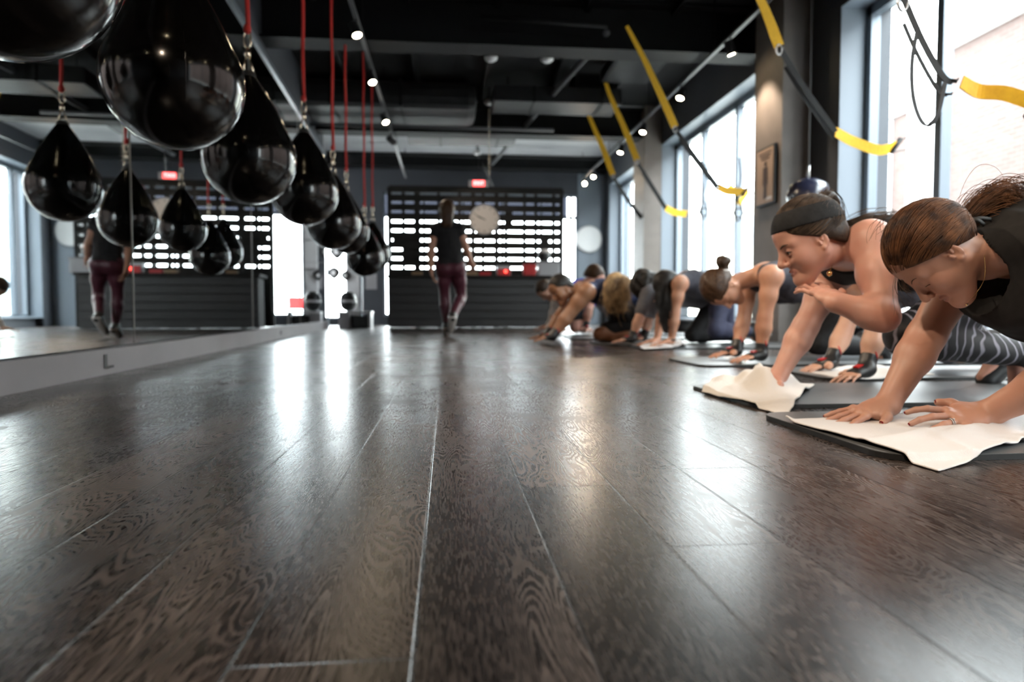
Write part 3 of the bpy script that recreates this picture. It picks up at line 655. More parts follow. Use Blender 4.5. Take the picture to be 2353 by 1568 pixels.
# ------------------------------------------------------------------ suspension trainers
def sling(Y, ytop, mid, end, tail, label, handle=True, loop=None, wd=.06, lw=1.1):
    # ytop..mid yellow strap, mid..end black webbing, end..tail yellow foot loop ; pixel triples -> world
    P = [at(x, y, Y+dy) for x, y, dy in ytop]; Q = [at(x, y, Y+dy) for x, y, dy in mid]; R = [at(x, y, Y+dy) for x, y, dy in end]
    o = thing('suspension_trainer', P[0], label, 'suspension trainer', 'yellow and black suspension straps')
    pp = spline(P, 6)
    ws = [wd*(.45+.55*min(1, i/len(pp)*1.3)) for i in range(len(pp))]
    MB().ribbon(pp, ws, .002, (1, -.2, .3)).build('anchor_strap', M['yellow'], o)
    cb = P[-1]; MB().tube([cb+V(.018*math.cos(t), 0, .03*math.sin(t)-.02) for t in np.linspace(0, 6.283, 13)[:-1]], .005, 8, closed=True).build('carabiner', M['steel'], o, True)
    MB().ribbon(spline(Q, 6), wd*.55, .003, (1, -.2, .3)).build('webbing', M['webbing'], o)
    MB().ribbon([q+V(.02, .05, -.03) for q in spline(Q, 6)][2:], wd*.35, .002, (1, -.2, .3)).build('webbing', M['webbing'], o)
    MB().ribbon(spline(R, 6), wd*lw, .002, (.15, .1, 1), .5).build('foot_loop', M['yellow'], o)
    c = R[-1]
    if handle:
        MB().tube([c+V(-.035, 0, -.045), c+V(.035, 0, .045)], .017, 12).build('handle', M['rubber'], o, True)
        MB().tube([c+V(-.035, 0, -.045), c+V(.10, .01, -.02), c+V(.16, .02, .05), c+V(.10, .01, .06), c+V(.035, 0, .045)], .004, 6).build('handle_cord', M['webbing'], o)
    if loop: MB().ribbon(spline([at(x, y, Y+dy) for x, y, dy in loop], 8), wd*.45, .0015, (1, .2, 0)).build('loose_loop', M['webbing'], o)
sling(3.9, [(1700, -75, 0), (1748, 0, 0), (1790, 106, 0)], [(1792, 110, 0), (1850, 205, .1), (1920, 303, .3)], [(1920, 303, .3), (1960, 325, .35), (2020, 345, .4), (2058, 335, .45)], 0, 'suspension trainer at the top right, in front of the taupe column')
sling(2.3, [(2040, -140, 0), (2060, -60, 0), (2075, -8, 0)], [(2075, -8, 0), (2120, 95, 0), (2170, 180, 0), (2200, 185, 0)], [(2210, 188, 0), (2250, 210, 0), (2310, 215, -.05), (2385, 240, -.1)], 0, 'nearest suspension trainer before the brick building window', True,
      [(2110, 60, 0), (2096, 140, 0), (2098, 220, 0), (2115, 275, 0), (2135, 286, 0), (2155, 262, 0), (2172, 190, 0)], .036, 1.35)
sling(6.3, [(1440, 60, 0), (1477, 130, 0), (1520, 222, 0), (1551, 292, 0)], [(1551, 296, 0), (1590, 350, .2), (1650, 430, .6)], [(1650, 430, .6), (1675, 440, .65), (1712, 440, .7)], 0, 'suspension trainer before the middle window bay', True, None, .07)
sling(8.6, [(1385, 170, 0), (1403, 222, 0), (1435, 295, 0), (1464, 368, 0)], [(1466, 375, 0), (1500, 430, .2), (1530, 478, .4)], [(1530, 478, .4), (1550, 488, .45), (1578, 492, .5)], 0, 'suspension trainer with a red tag before the far column', False, None, .08)
sling(10.0, [(1340, 232, 0), (1357, 275, 0), (1385, 340, 0), (1408, 402, 0)], [(1410, 408, 0), (1440, 455, .2), (1476, 502, .4)], [(1476, 502, .4), (1505, 515, .45), (1525, 522, .5), (1542, 512, .55)], 0, 'farthest suspension trainer, its yellow loop before the far column', True, None, .085)
# coils of webbing tied at the mullions
for (x, y, Y, lb) in ((1617, 470, 9.0, 'coil of black webbing tied to the middle mullion'), (1697, 470, 7.9, 'coil of webbing and yellow strap tied to the nearer mullion')):
    c = at(x, y, Y); o = thing('hanging_strap', c, lb, 'strap', 'straps tied at the mullions')
    MB().ribbon(spline([c+V(0, 0, .55), c+V(.02, 0, .3), c+V(-.02, 0, .1), c+V(.05, 0, -.08), c+V(0, 0, -.2), c+V(-.05, 0, -.08), c+V(0, 0, .1)], 8), .035, .003, (0, 1, 0)).build('webbing', M['webbing'], o)
    MB().tube([c+V(.06*math.cos(t), 0, -.1+.05*math.sin(t)) for t in np.linspace(0, 6.283, 17)[:-1]], .010, 8, closed=True).build('handle', M['rubber'], o, True)
    if x > 1650: MB().ribbon(spline([c+V(-.12, 0, .22), c+V(-.02, 0, .15), c+V(.1, 0, .16), c+V(0, 0, 0)], 6), .06, .003).build('foot_loop', M['yellow'], o)
# ------------------------------------------------------------------ bodies: smooth distance fields turned into one surface
class Field:
    def __init__(s): s.p = []
    def cone(s, a, b, r1, r2, k=.02, side=None, w=1.0): s.p.append(('c', np.array(a, float), np.array(b, float), r1, r2, k, None if side is None else np.array(Vector(side).normalized(), float), w)); return s
    def ball(s, c, r, k=.02): return s.cone(c, c, r, r, k)
    def ell(s, c, r, ax, k=.02, op=1): s.p.append(('e', np.array(c, float), np.array(r, float), np.array([list(a) for a in ax], float), k, op)); return s
    def cut(s, c, r, k=.008): s.p.append(('s', np.array(c, float), r, k)); return s
    def plane(s, c, n): s.p.append(('p', np.array(c, float), np.array(Vector(n).normalized(), float))); return s
    def copy(s, grow=0.0, flt=None):
        f = Field()
        for q in s.p:
            if flt and not flt(q): continue
            if q[0] == 'c': f.p.append(('c', q[1], q[2], q[3]+grow, q[4]+grow, q[5], q[6], q[7]))
            elif q[0] == 'e' and q[5] == 1: f.p.append(('e', q[1], q[2]+grow, q[3], q[4], 1))
        return f
    def bounds(s):
        lo = np.full(3, 1e9); hi = -lo
        for q in s.p:
            if q[0] == 'c': m = max(q[3], q[4])*q[7]; lo = np.minimum(lo, np.minimum(q[1], q[2])-m); hi = np.maximum(hi, np.maximum(q[1], q[2])+m)
            elif q[0] == 'e' and q[5] == 1: m = q[2].max(); lo = np.minimum(lo, q[1]-m); hi = np.maximum(hi, q[1]+m)
        return lo-.01, hi+.01
    def grid(s, lo, hi, h):
        n = np.maximum(np.ceil((hi-lo)/h).astype(int)+1, 2)
        A = [lo[i]+h*np.arange(n[i]) for i in range(3)]
        D = np.full(tuple(n), .5, np.float32)
        for q in s.p:
            if q[0] == 'c': m = max(q[3], q[4])*q[7]; a = np.minimum(q[1], q[2])-m; b = np.maximum(q[1], q[2])+m; k = q[5]
            elif q[0] == 'e': m = q[2].max(); a = q[1]-m; b = q[1]+m; k = q[4]
            elif q[0] == 's': a = q[1]-q[2]; b = q[1]+q[2]; k = q[3]
            else: a = lo; b = hi; k = 0
            a = a-k-2.5*h; b = b+k+2.5*h
            sl = []; ok = True
            for i in range(3):
                i0 = max(0, int((a[i]-lo[i])/h)); i1 = min(n[i], int((b[i]-lo[i])/h)+2)
                if i1 <= i0: ok = False
                sl.append(slice(i0, i1))
            if not ok: continue
            X = A[0][sl[0]][:, None, None]; Y = A[1][sl[1]][None, :, None]; Z = A[2][sl[2]][None, None, :]
            sub = D[sl[0], sl[1], sl[2]]
            if q[0] == 'c':
                ab = q[2]-q[1]; L2 = ab@ab
                px, py, pz = X-q[1][0], Y-q[1][1], Z-q[1][2]
                if q[6] is not None:
                    f = 1-1/q[7]; sd = (px*q[6][0]+py*q[6][1]+pz*q[6][2])*f
                    px = px-sd*q[6][0]; py = py-sd*q[6][1]; pz = pz-sd*q[6][2]
                if L2 > 1e-9:
                    t = np.clip((px*ab[0]+py*ab[1]+pz*ab[2])/L2, 0, 1)
                    d = np.sqrt((px-t*ab[0])**2+(py-t*ab[1])**2+(pz-t*ab[2])**2)-(q[3]+(q[4]-q[3])*t)
                else: d = np.sqrt(px*px+py*py+pz*pz)-q[3]
            elif q[0] == 'e':
                px, py, pz = X-q[1][0], Y-q[1][1], Z-q[1][2]; u = []
                for j in range(3): u.append((px*q[3][j][0]+py*q[3][j][1]+pz*q[3][j][2])/q[2][j])
                k0 = np.sqrt(u[0]**2+u[1]**2+u[2]**2); k1 = np.sqrt((u[0]/q[2][0])**2+(u[1]/q[2][1])**2+(u[2]/q[2][2])**2)+1e-9
                d = k0*(k0-1)/k1
            elif q[0] == 's': d = -(np.sqrt((X-q[1][0])**2+(Y-q[1][1])**2+(Z-q[1][2])**2)-q[2])
            else: d = (X-q[1][0])*q[2][0]+(Y-q[1][1])*q[2][1]+(Z-q[1][2])*q[2][2]
            if q[0] == 'p': np.maximum(sub, d, out=sub); continue
            if q[0] == 's' or (q[0] == 'e' and q[5] == -1):
                if q[0] == 'e': d = -d
                hh = np.maximum(k-np.abs(sub-d), 0)/k; sub[...] = np.maximum(sub, d)+hh*hh*k*.25
            else:
                hh = np.maximum(k-np.abs(sub-d), 0)/max(k, 1e-6); sub[...] = np.minimum(sub, d)-hh*hh*k*.25
        return A, D
def surface(A, D, h, skip=None):
    s = D < 0; n = D.shape
    c = s[:-1, :-1, :-1].astype(np.int8)
    for dx, dy, dz in ((1, 0, 0), (0, 1, 0), (0, 0, 1), (1, 1, 0), (1, 0, 1), (0, 1, 1), (1, 1, 1)): c = c+s[dx:n[0]-1+dx, dy:n[1]-1+dy, dz:n[2]-1+dz]
    I, J, K = np.nonzero((c > 0) & (c < 8))
    if len(I) == 0: return np.zeros((0, 3)), np.zeros((0, 4), int)
    acc = np.zeros((len(I), 3)); cnt = np.zeros(len(I))
    C = [(x, y, z) for x in (0, 1) for y in (0, 1) for z in (0, 1)]
    val = {q: D[I+q[0], J+q[1], K+q[2]] for q in C}
    for q in C:
        for ax in range(3):
            if q[ax]: continue
            r = list(q); r[ax] = 1; a = val[q]; b = val[tuple(r)]; m = (a < 0) != (b < 0)
            t = np.where(m, a/np.where(m, a-b, 1), 0)
            for i in range(3): acc[:, i] += np.where(m, q[i]+(t if i == ax else 0), 0)
            cnt += m
    P = acc/cnt[:, None]; P += np.stack([I, J, K], 1); P *= h; P += np.array([A[0][0], A[1][0], A[2][0]])
    idx = np.full(tuple(x-1 for x in n), -1, np.int32); idx[I, J, K] = np.arange(len(I))
    F = []
    for ax in range(3):
        a = [slice(None)]*3; b = [slice(None)]*3; a[ax] = slice(0, -1); b[ax] = slice(1, None)
        e = s[tuple(a)] != s[tuple(b)]; ii = list(np.nonzero(e)); o1, o2 = [(1, 2), (2, 0), (0, 1)][ax]
        ok = (ii[o1] > 0) & (ii[o2] > 0) & (ii[o1] < n[o1]-1) & (ii[o2] < n[o2]-1); ii = [x[ok] for x in ii]
        inside = s[ii[0], ii[1], ii[2]]
        def g(d1, d2):
            q = list(ii); q[o1] = q[o1]-d1; q[o2] = q[o2]-d2; return idx[q[0], q[1], q[2]]
        q = np.stack([g(1, 1), g(0, 1), g(0, 0), g(1, 0)], 1); q[~inside] = q[~inside][:, ::-1]; F.append(q)
    F = np.concatenate(F); F = F[(F >= 0).all(1)]
    if skip is not None and len(F):
        cc = P[F].mean(1); keep = np.ones(len(F), bool)
        for lo, hi in skip: keep &= ~((cc > lo).all(1) & (cc < hi).all(1))
        F = F[keep]
    return P, F
def mesh_obj(name, parts, m, parent=None, mats=None, fn=None, wob=None):
    vs = []; fs = []; b = 0
    for P, F in parts: vs.append(P); fs.append(F+b); b += len(P)
    P = np.concatenate(vs); F = np.concatenate(fs)
    used = np.zeros(len(P), bool); used[F.ravel()] = True; rm = np.cumsum(used)-1; P = P[used]; F = rm[F]
    if wob is not None: P = P+wob(P)
    me = bpy.data.meshes.new(name); me.vertices.add(len(P)); me.vertices.foreach_set('co', P.astype(np.float32).ravel())
    me.loops.add(F.size); me.loops.foreach_set('vertex_index', F.astype(np.int32).ravel())
    me.polygons.add(len(F)); me.polygons.foreach_set('loop_start', np.arange(0, F.size, 4, dtype=np.int32)); me.polygons.foreach_set('loop_total', np.full(len(F), 4, np.int32))
    for mm in ([m]+(mats or [])): me.materials.append(mm)
    if fn is not None: me.polygons.foreach_set('material_index', fn(P[F].mean(1)).astype(np.int32))
    me.polygons.foreach_set('use_smooth', np.ones(len(F), bool)); me.update(); me.validate()
    o = bpy.data.objects.new(name, me); COL.objects.link(o)
    if parent: o.parent = parent; o.matrix_parent_inverse = Matrix.Translation(-parent.location)
    return o
def fmesh(f, h, lo=None, hi=None, skip=None):
    a, b = f.bounds(); lo = a if lo is None else np.maximum(np.array(lo), a); hi = b if hi is None else np.minimum(np.array(hi), b)
    A, D = f.grid(lo, hi, h); return surface(A, D, h, skip)
def wrinkle(amp, sc, seed=0, stretch=(1, 1, 1)):
    r = np.random.default_rng(seed); K = r.normal(size=(9, 3))*sc*np.array(stretch); ph = r.uniform(0, 6.28, 9)
    def f(P):
        w = sum(np.sin(P@K[i]+ph[i]+.8*np.sin(P@K[(i+3) % 9]*.6)) for i in range(9))/3
        w = np.sign(w)*np.abs(w)**.7
        d = r.normal(size=3)*0
        c = P.mean(0); n = P-c; n /= np.linalg.norm(n, axis=1)[:, None]+1e-6
        return n*(w*amp)[:, None]
    return f

def basis(f, u):
    f = Vector(f).normalized(); u = Vector(u); u = (u-f*u.dot(f)).normalized(); return f, u.cross(f), u   # forward, left, up
def cam_dir(r, u, d=0): return RV*r+UV*u+FV*d

class Head:
    """head frame: c at eye level between the ears; local x forward, y left, z up"""
    def __init__(s, c, fwd, up, sc=1.0): s.c = Vector(c); s.f, s.l, s.u = basis(fwd, up); s.sc = sc
    def __call__(s, x, y, z): return s.c+(s.f*x+s.l*y+s.u*z)*s.sc
    def ax(s, pitch=0):
        return [list(s.f*math.cos(pitch)+s.u*math.sin(pitch)), list(s.l), list(s.u*math.cos(pitch)-s.f*math.sin(pitch))]
    def local(s, P):
        q = P-np.array(s.c); return np.stack([q@np.array(s.f), q@np.array(s.l), q@np.array(s.u)], 1)/s.sc
def head_field(F, H, eyes='open', male=False, detail=True):
    k = H.sc
    F.ell(H(-.014, 0, .036), (.096*k, .075*k, .088*k), H.ax(), .02)
    F.ell(H(.028, 0, -.010), (.062*k, .060*k, .085*k), H.ax(), .03)
    F.cone(H(.030, 0, -.02), H(.058, 0, -.082), .052*k, .030*k, .02)
    for s in (-1, 1):
        F.cone(H(-.002, s*.056, -.045), H(.066, s*.014, -.092), .017*k, .017*k, .03)
        F.ell(H(.052, s*.040, -.030), (.030*k, .025*k, .032*k), H.ax(), .02)
        F.cone(H(.076, s*.012, .024), H(.062, s*.046, .022), .012*k, .012*k, .016)
    F.ball(H(.080, 0, -.094), (.019 if male else .016)*k, .02)
    F.ell(H(.030, 0, .055), (.058*k, .058*k, .045*k), H.ax(), .02)
    for s in (-1, 1):
        e = H(-.006, s*.073, -.006); f = [H.f*.95-H.u*.2-H.l*s*.3, H.l*s+H.f*.3, H.u+H.f*.2]; f = [list(v.normalized()) for v in f]
        F.ell(e, (.018*k, .006*k, .031*k), f, .005)
        if detail:
            F.p.append(('e', np.array(e+(H.l*s*.006+H.f*.002+H.u*.003)*k), np.array((.0115*k, .005*k, .021*k)), np.array(f), .003, -1))
            F.cone(e+(H.f*.010-H.u*.004+H.l*s*.004)*k, e+(H.f*.009-H.u*.012+H.l*s*.003)*k, .0035*k, .003*k, .004)
            F.cone(e+(H.f*.000-H.u*.003+H.l*s*.004)*k, e+(-H.f*.007+H.u*.014+H.l*s*.0035)*k, .003*k, .0025*k, .004)
            F.ball(e+(H.f*.004-H.u*.027+H.l*s*.001)*k, .007*k, .006)
    if not detail:
        F.cone(H(.082, 0, .01), H(.108, 0, -.028), .008*k, .012*k, .012); return
    for s in (-1, 1): F.cut(H(.104, s*.032, -.002), .022*k, .016)
    F.cone(H(.084, 0, .018), H(.108, 0, -.022), .0075*k, .0095*k, .012)
    F.ball(H(.108, 0, -.027), .0105*k, .008)
    for s in (-1, 1):
        F.ball(H(.097, s*.0125, -.032), .0078*k, .006); F.cut(H(.102, s*.007, -.041), .0036*k, .003)
        F.cone(H(.090, s*.003, -.0565), H(.081, s*.020, -.0605), .0052*k, .003*k, .005)
        F.cone(H(.089, s*.004, -.067), H(.081, s*.019, -.063), .0068*k, .0035*k, .006)
    F.ball(H(.0935, 0, -.0560), .0045*k, .006)
    F.p.append(('e', np.array(H(.098, 0, -.0612)), np.array((.010*k, .021*k, .0013*k)), np.array(H.ax()), .002, -1))
    for s in (-1, 1):
        ec = H(.0725, s*.031, .000)
        if eyes == 'closed': F.ball(ec, .0145*k, .006)
        else:
            F.ell(ec, (.0148*k, .0155*k, .0148*k), H.ax(), .004)
            F.p.append(('e', np.array(H(.088, s*.032, -.001)), np.array((.012*k, .0125*k, .0048*k)), np.array(H.ax()), .002, -1))
def head_extras(H, parent, skin, eyes, brow, body):
    from mathutils.bvhtree import BVHTree
    me = body.data; bvh = BVHTree.FromPolygons([v.co.copy() for v in me.vertices], [tuple(p.vertices) for p in me.polygons]); k = H.sc
    for s in (-1, 1):
        if eyes != 'closed':
            MB().lathe([(.0125*k*math.cos(t), .0125*k*math.sin(t)) for t in np.linspace(-1.56, 1.56, 15)], H(.0725, s*.031, -.001), 20, H.f).build('eye', M['eyewhite'], parent, True)
            MB().lathe([(.001, .0128*k), (.0058*k, .0118*k), (.0062*k, .0108*k)], H(.0725, s*.031, -.001), 16, (H.f-H.l*s*.0)).build('iris', M['iris'], parent, True)
        def on(y, z, off=.0003):
            o_ = H(.14, y, z); hit = bvh.ray_cast(o_, -H.f, .12)
            return (hit[0]+H.f*off) if hit[0] is not None else H(.085, y, z)
        z0 = -.0068 if eyes == 'closed' else .0046
        MB().tube([on(s*(.0315+a), z0-a*a*(14 if eyes == 'closed' else 18)) for a in np.linspace(-.0135, .0155, 11)], (.0011 if eyes == 'closed' else .0010)*k, 6).build('eyelash', brow, parent, True)
        MB().tube([on(s*(.014+t*.034), .0205+.006*math.sin(t*2.6), -.0002) for t in np.linspace(0, 1, 9)], [.0009*k+.0016*k*math.sin(math.pi*min(1, t*1.0+.08)) for t in np.linspace(0, 1, 9)], 6, flat=(1, .6)).build('eyebrow', brow, parent, True)
def lips_fn(H):
    def f(P):
        q = H.local(P); return ((q[:, 0] > .079) & (q[:, 0] < .105) & (((q[:, 1]/.023)**2+((q[:, 2]+.0613)/.0105)**2) < 1)).astype(int)
    return f

def hand_field(F, w, fwd, up, thumb, curl=.12, spread=.16, sc=1.0, tips=None, lift=0, fist=False):
    """w wrist, fwd towards the fingers, up the back of the hand, thumb = unit vector towards the thumb side"""
    f = Vector(fwd).normalized(); u = Vector(up); u = (u-f*u.dot(f)).normalized(); t = Vector(thumb); t = (t-f*t.dot(f)-u*t.dot(u)).normalized()
    F.cone(w, w+f*.045*sc, .021*sc, .0165*sc, .02, t, 1.45)
    F.cone(w+f*.035*sc+u*.002, w+f*.085*sc, .0155*sc, .0125*sc, .015, t, 2.35)
    F.cone(w+f*.02*sc+t*.02*sc-u*.004, w+f*.055*sc+t*.034*sc-u*.004, .017*sc, .012*sc, .015)
    L = [(.040, .026, .020), (.045, .029, .021), (.042, .027, .021), (.032, .020, .018)]
    for i in range(4):
        off = (.030, .010, -.0105, -.030)[i]; base = w+f*(.086-(0, -.004, .0, .008)[i])*sc+t*off*sc
        a = (1.2, .35, -.45, -1.35)[i]*spread; d = (f*math.cos(a)+t*math.sin(a)).normalized(); p = base; ang = curl*.4-lift; r = (.0088, .0090, .0086, .0076)[i]*sc
        F.ball(base+u*.002*sc, r*1.15, .008)
        for j, ln in enumerate(L[i]):
            dd = d*math.cos(ang)-u*math.sin(ang); q = p+dd*ln*sc; F.cone(p, q, r, r*.90, .0035); p = q; r *= .90; ang += curl*(1.0 if not fist else 1)
        if tips is not None: tips.append((p, dd, (u*math.cos(ang-curl)+d*math.sin(ang-curl)), r))
    p = w+f*.030*sc+t*.034*sc-u*.003; d = (f*.62+t*.78).normalized(); r = .0105*sc
    for j, ln in enumerate((.030, .026)):
        q = p+d*ln*sc-u*.004*sc*j; F.cone(p, q, r*1.12, r, .008); p = q; r *= .92; d = (d*.7+f*.5).normalized()
    if tips is not None: tips.append((p, d, (u*.6+t*.0-f*.0+u.cross(f)*0).normalized(), r))
def mid(a, b, t): return Vector(a)*(1-t)+Vector(b)*t
def limb(F, a, b, c, r, k=.03, tag_=None):   # r: 5 radii
    a, b, c = Vector(a), Vector(b), Vector(c)
    F.cone(a, mid(a, b, .45), r[0], r[1], k); F.cone(mid(a, b, .45), b, r[1], r[2], k)
    m = mid(b, c, .28); F.cone(b, m, r[2], r[3], k); F.cone(m, c, r[3], r[4], k)

def person(name, label, cfg):
    """cfg: joints in world space, clothing, hair; returns the Empty that parents everything"""
    g = cfg; skin = g['skin']; root = thing('person', (g['hip'].x, g['hip'].y, 0), label, 'person')
    H = g['head']; h = g.get('h', .007); det = g.get('detail', False); male = g.get('male', False); b = g.get('bulk', 1.0)
    sc, hp = Vector(g['sh']), Vector(g['hip']); lat = Vector(g['lat']).normalized(); ax = (hp-sc).normalized(); fr = ax.cross(lat); 
    if g.get('front') is not None and fr.dot(g['front']) < 0: fr = -fr
    shl, shr = g['shl'], g['shr']; nb = g.get('neck', sc-ax*.03+fr*-.01)
    F = Field(); T = Field()      # T: trunk only (for tops)
    for X in (F, T):
        X.cone(sc+ax*.07, sc+ax*.22, .098*b, .090*b, .05, lat, 1.42)
        X.cone(sc+ax*.22, sc+ax*.34, .090*b, .082*b, .05, lat, 1.38)
        X.cone(sc+ax*.34, hp, .084*b, .102*b, .05, lat, 1.48)
        for q in (shl, shr): X.cone(mid(sc, q, .35)+ax*.02, mid(sc, q, .9)+ax*.012, .058*b, .050*b, .05)
        if not male:
            for s in (-1, 1): X.ball(sc+ax*.15+lat*s*.072+fr*.075*b, .052*b, .05)
        for s in (-1, 1): X.ball(hp+ax*.03+lat*s*.065-fr*.035, .088*b, .05)
        for q in (shl, shr): X.cone(mid(nb, q, .15), mid(nb, q, .8), .045*b, .040*b, .05)
    nk = H(-.022, 0, -.055)
    F.cone(nb-ax*.0, nk, .058*(1.12 if male else .96)*b, .050*(1.12 if male else .95), .035)
    head_field(F, H, g.get('eyes', 'open'), male, det)
    ar = g.get('arm_r', (.050, .045, .037, .040, .0255)); arms = {}
    fine = []; tips = {}
    for sd, S0 in (('l', shl), ('r', shr)):
        if 'el'+sd in g:
            e, w = g['el'+sd], g['wr'+sd]; rr = [x*b for x in ar]
            F.ball(S0, rr[0]*1.06, .05); limb(F, S0, e, w, rr, .025); arms[sd] = (S0, e, w, rr)
            hd = g.get('hand'+sd)
            if hd:
                tips[sd] = []; F2 = F; hand_field(F, w, *hd[:3], tips=tips[sd], **(hd[3] if len(hd) > 3 else {}))
                c = np.array(w+Vector(hd[0]).normalized()*.09); fine.append((c-.13, c+.13))
    lr = g.get('leg_r', (.086, .074, .056, .058, .038)); legs = []
    for sd in ('l', 'r'):
        if 'kn'+sd in g:
            q0 = hp+lat*(.085 if sd == 'l' else -.085)+ax*.02; rr = [x*b for x in lr]
            limb(F, q0, g['kn'+sd], g['an'+sd], rr, .03); legs.append((q0, g['kn'+sd], g['an'+sd], rr, g.get('toe'+sd), sd))
            t = g.get('toe'+sd)
            if t is not None: F.cone(g['an'+sd], t, .038, .028, .02)
    hh = g.get('hh', h); hf = g.get('hf', h)
    parts = []; skip = []
    cc = np.array(H(.01, 0, .0)); R = .155*H.sc
    if hh < h: skip.append((cc-R, cc+R)); parts.append(fmesh(F, hh, cc-R-hh, cc+R+hh))
    if hf < h:
        for lo, hi in fine: skip.append((lo, hi)); parts.append(fmesh(F, hf, lo-hf, hi+hf, skip[:1] if hh < h else None))
    parts.append(fmesh(F, h, skip=[(lo+h, hi-h) for lo, hi in skip]))
    body = mesh_obj('body', parts, skin, root, [g.get('lips', skin)], lips_fn(H) if det else None)
    if det: head_extras(H, root, skin, g.get('eyes', 'open'), g['hairmat'], body)
    # clothing --------------------------------------------------------------
    for cl in g.get('clothes', []):
        kind, m = cl[0], cl[1]; op = cl[2] if len(cl) > 2 else {}
        gr = op.get('grow', .007)
        if kind in ('tank', 'tee'):
            C = T.copy(gr)
            if kind == 'tee':
                for sd in arms:
                    a, e, w, rr = arms[sd]; C.ball(a, rr[0]*1.06+gr, .05); C.cone(a, mid(a, e, op.get('sleeve', .5)), rr[0]+gr*1.6, rr[1]+gr*2.2, .03)
                    if op.get('long'): C.cone(mid(a, e, .5), e, rr[1]+gr*1.5, rr[2]+gr*1.5, .03); C.cone(e, w, rr[3]+gr, rr[4]+gr*1.2, .03)
            if op.get('drape'):
                for a_, b_, r_ in op['drape']: C.cone(a_, b_, r_, r_, .06, lat, 1.5)
            C.plane(hp+ax*op.get('hem', .06), ax)
            if kind == 'tee' and not op.get('long'):
                pass
            C.cut(nb-ax*.005+fr*op.get('neckf', .03), op.get('neckr', .075), .004)
            if kind == 'tank':
                for s, q in ((1, shl), (-1, shr)): C.cut(q-ax*.012+(q-sc).normalized()*.030, op.get('armr', .083), .006)
            mesh_obj(op.get('name', 't_shirt' if kind == 'tee' else 'tank_top'), [fmesh(C, op.get('h', h))], m, root, wob=wrinkle(op.get('wr', .0025), 22, 3, (1.6, .7, 1)))
        if kind in ('leggings', 'shorts'):
            C = Field(); C.cone(sc+ax*.34, hp, .086*b+gr*.5, .103*b+gr, .05, lat, 1.48)
            for s in (-1, 1): C.ball(hp+ax*.03+lat*s*.065-fr*.035, .088*b+gr, .05)
            C.plane(sc+ax*.36, -ax)
            for q0, kn, an, rr, t, sd in legs:
                if sd in op.get('only', 'lr'):
                    if kind == 'leggings':
                        e = op.get('to', .92); limb(C, q0, kn, mid(kn, an, e), [x+gr*.6 for x in rr[:4]]+[rr[4]+.004+gr*.6+(1-e)*.02], .03)
                    else: C.cone(q0, mid(q0, kn, op.get('to', .6)), rr[0]+gr*2, rr[1]+gr*3, .03)
            mesh_obj(kind if kind == 'leggings' else 'gym_shorts', [fmesh(C, h)], m, root, wob=wrinkle(.0012, 30, 5))
        if kind == 'shoes':
            for q0, kn, an, rr, t, sd in legs:
                if t is None: continue
                C = Field(); t = Vector(t); an = Vector(an); d = (t-an).normalized(); up = (kn-an).normalized()
                sole_dir = d.cross(lat)
                if sole_dir.dot(up) > 0: sole_dir = -sole_dir
                heel = an+sole_dir*.035-d*.02
                C.cone(an, heel+sole_dir*.01, .044, .038, .03); C.cone(heel+d*.02, t+sole_dir*.012, .042, .036, .03, lat, 1.15); C.cone(an+up*.03, an, .044, .046, .02)
                sh = mesh_obj('shoe', [fmesh(C, max(h*.8, .004))], m, root)
                Q = Field(); Q.cone(heel+sole_dir*.026, t+sole_dir*.032, .030, .027, .01, lat, 1.45); Q.plane(heel+sole_dir*.046, sole_dir); Q.plane(heel+sole_dir*.018, -sole_dir)
                so = mesh_obj('sole', [fmesh(Q, max(h*.7, .004))], op.get('sole', M['white']), sh)
        if kind == 'wraps':
            for sd in arms:
                a, e, w, rr = arms[sd]; d = (w-e).normalized(); hd = g.get('hand'+sd)
                C = Field().cone(w-d*.055, w+d*.004, rr[4]+.009, rr[4]+.008, .01); C.plane(w-d*.062, -d)
                f = Vector(hd[0]).normalized()
                u = Vector(hd[1]); u = (u-f*u.dot(f)).normalized(); t = Vector(hd[2]); t = (t-f*t.dot(f)-u*t.dot(u)).normalized()
                C.cone(w, w+f*.07, .025, .022, .02, t, 1.75); C.plane(w+f*.084, f)
                wr = mesh_obj('hand_wrap', [fmesh(C, min(h, .004))], m, root)
                MB().tube([w-d*.062+Vector(((u*math.cos(t_)+t*math.sin(t_))*(rr[4]+.009))) for t_ in np.linspace(0, 6.283, 17)[:-1]], .0035, 6, closed=True).build('red_edge', M['red'], wr, True)
                MB().box(-.014, .014, -.012, .012, 0, .004, .001)
                c = w+f*.04+u*.028; MB().add([c+f*.017+t*.014, c-f*.017+t*.014, c-f*.017-t*.014, c+f*.017-t*.014, c+f*.017+t*.014-u*.01, c-f*.017+t*.014-u*.01, c-f*.017-t*.014-u*.01, c+f*.017-t*.014-u*.01], [(0, 1, 2, 3), (7, 6, 5, 4), (0, 4, 5, 1), (1, 5, 6, 2), (2, 6, 7, 3), (3, 7, 4, 0)]).build('red_patch', M['red'], wr)
    # hair ----------------------------------------------------------------------
    hk = g.get('hair', {})
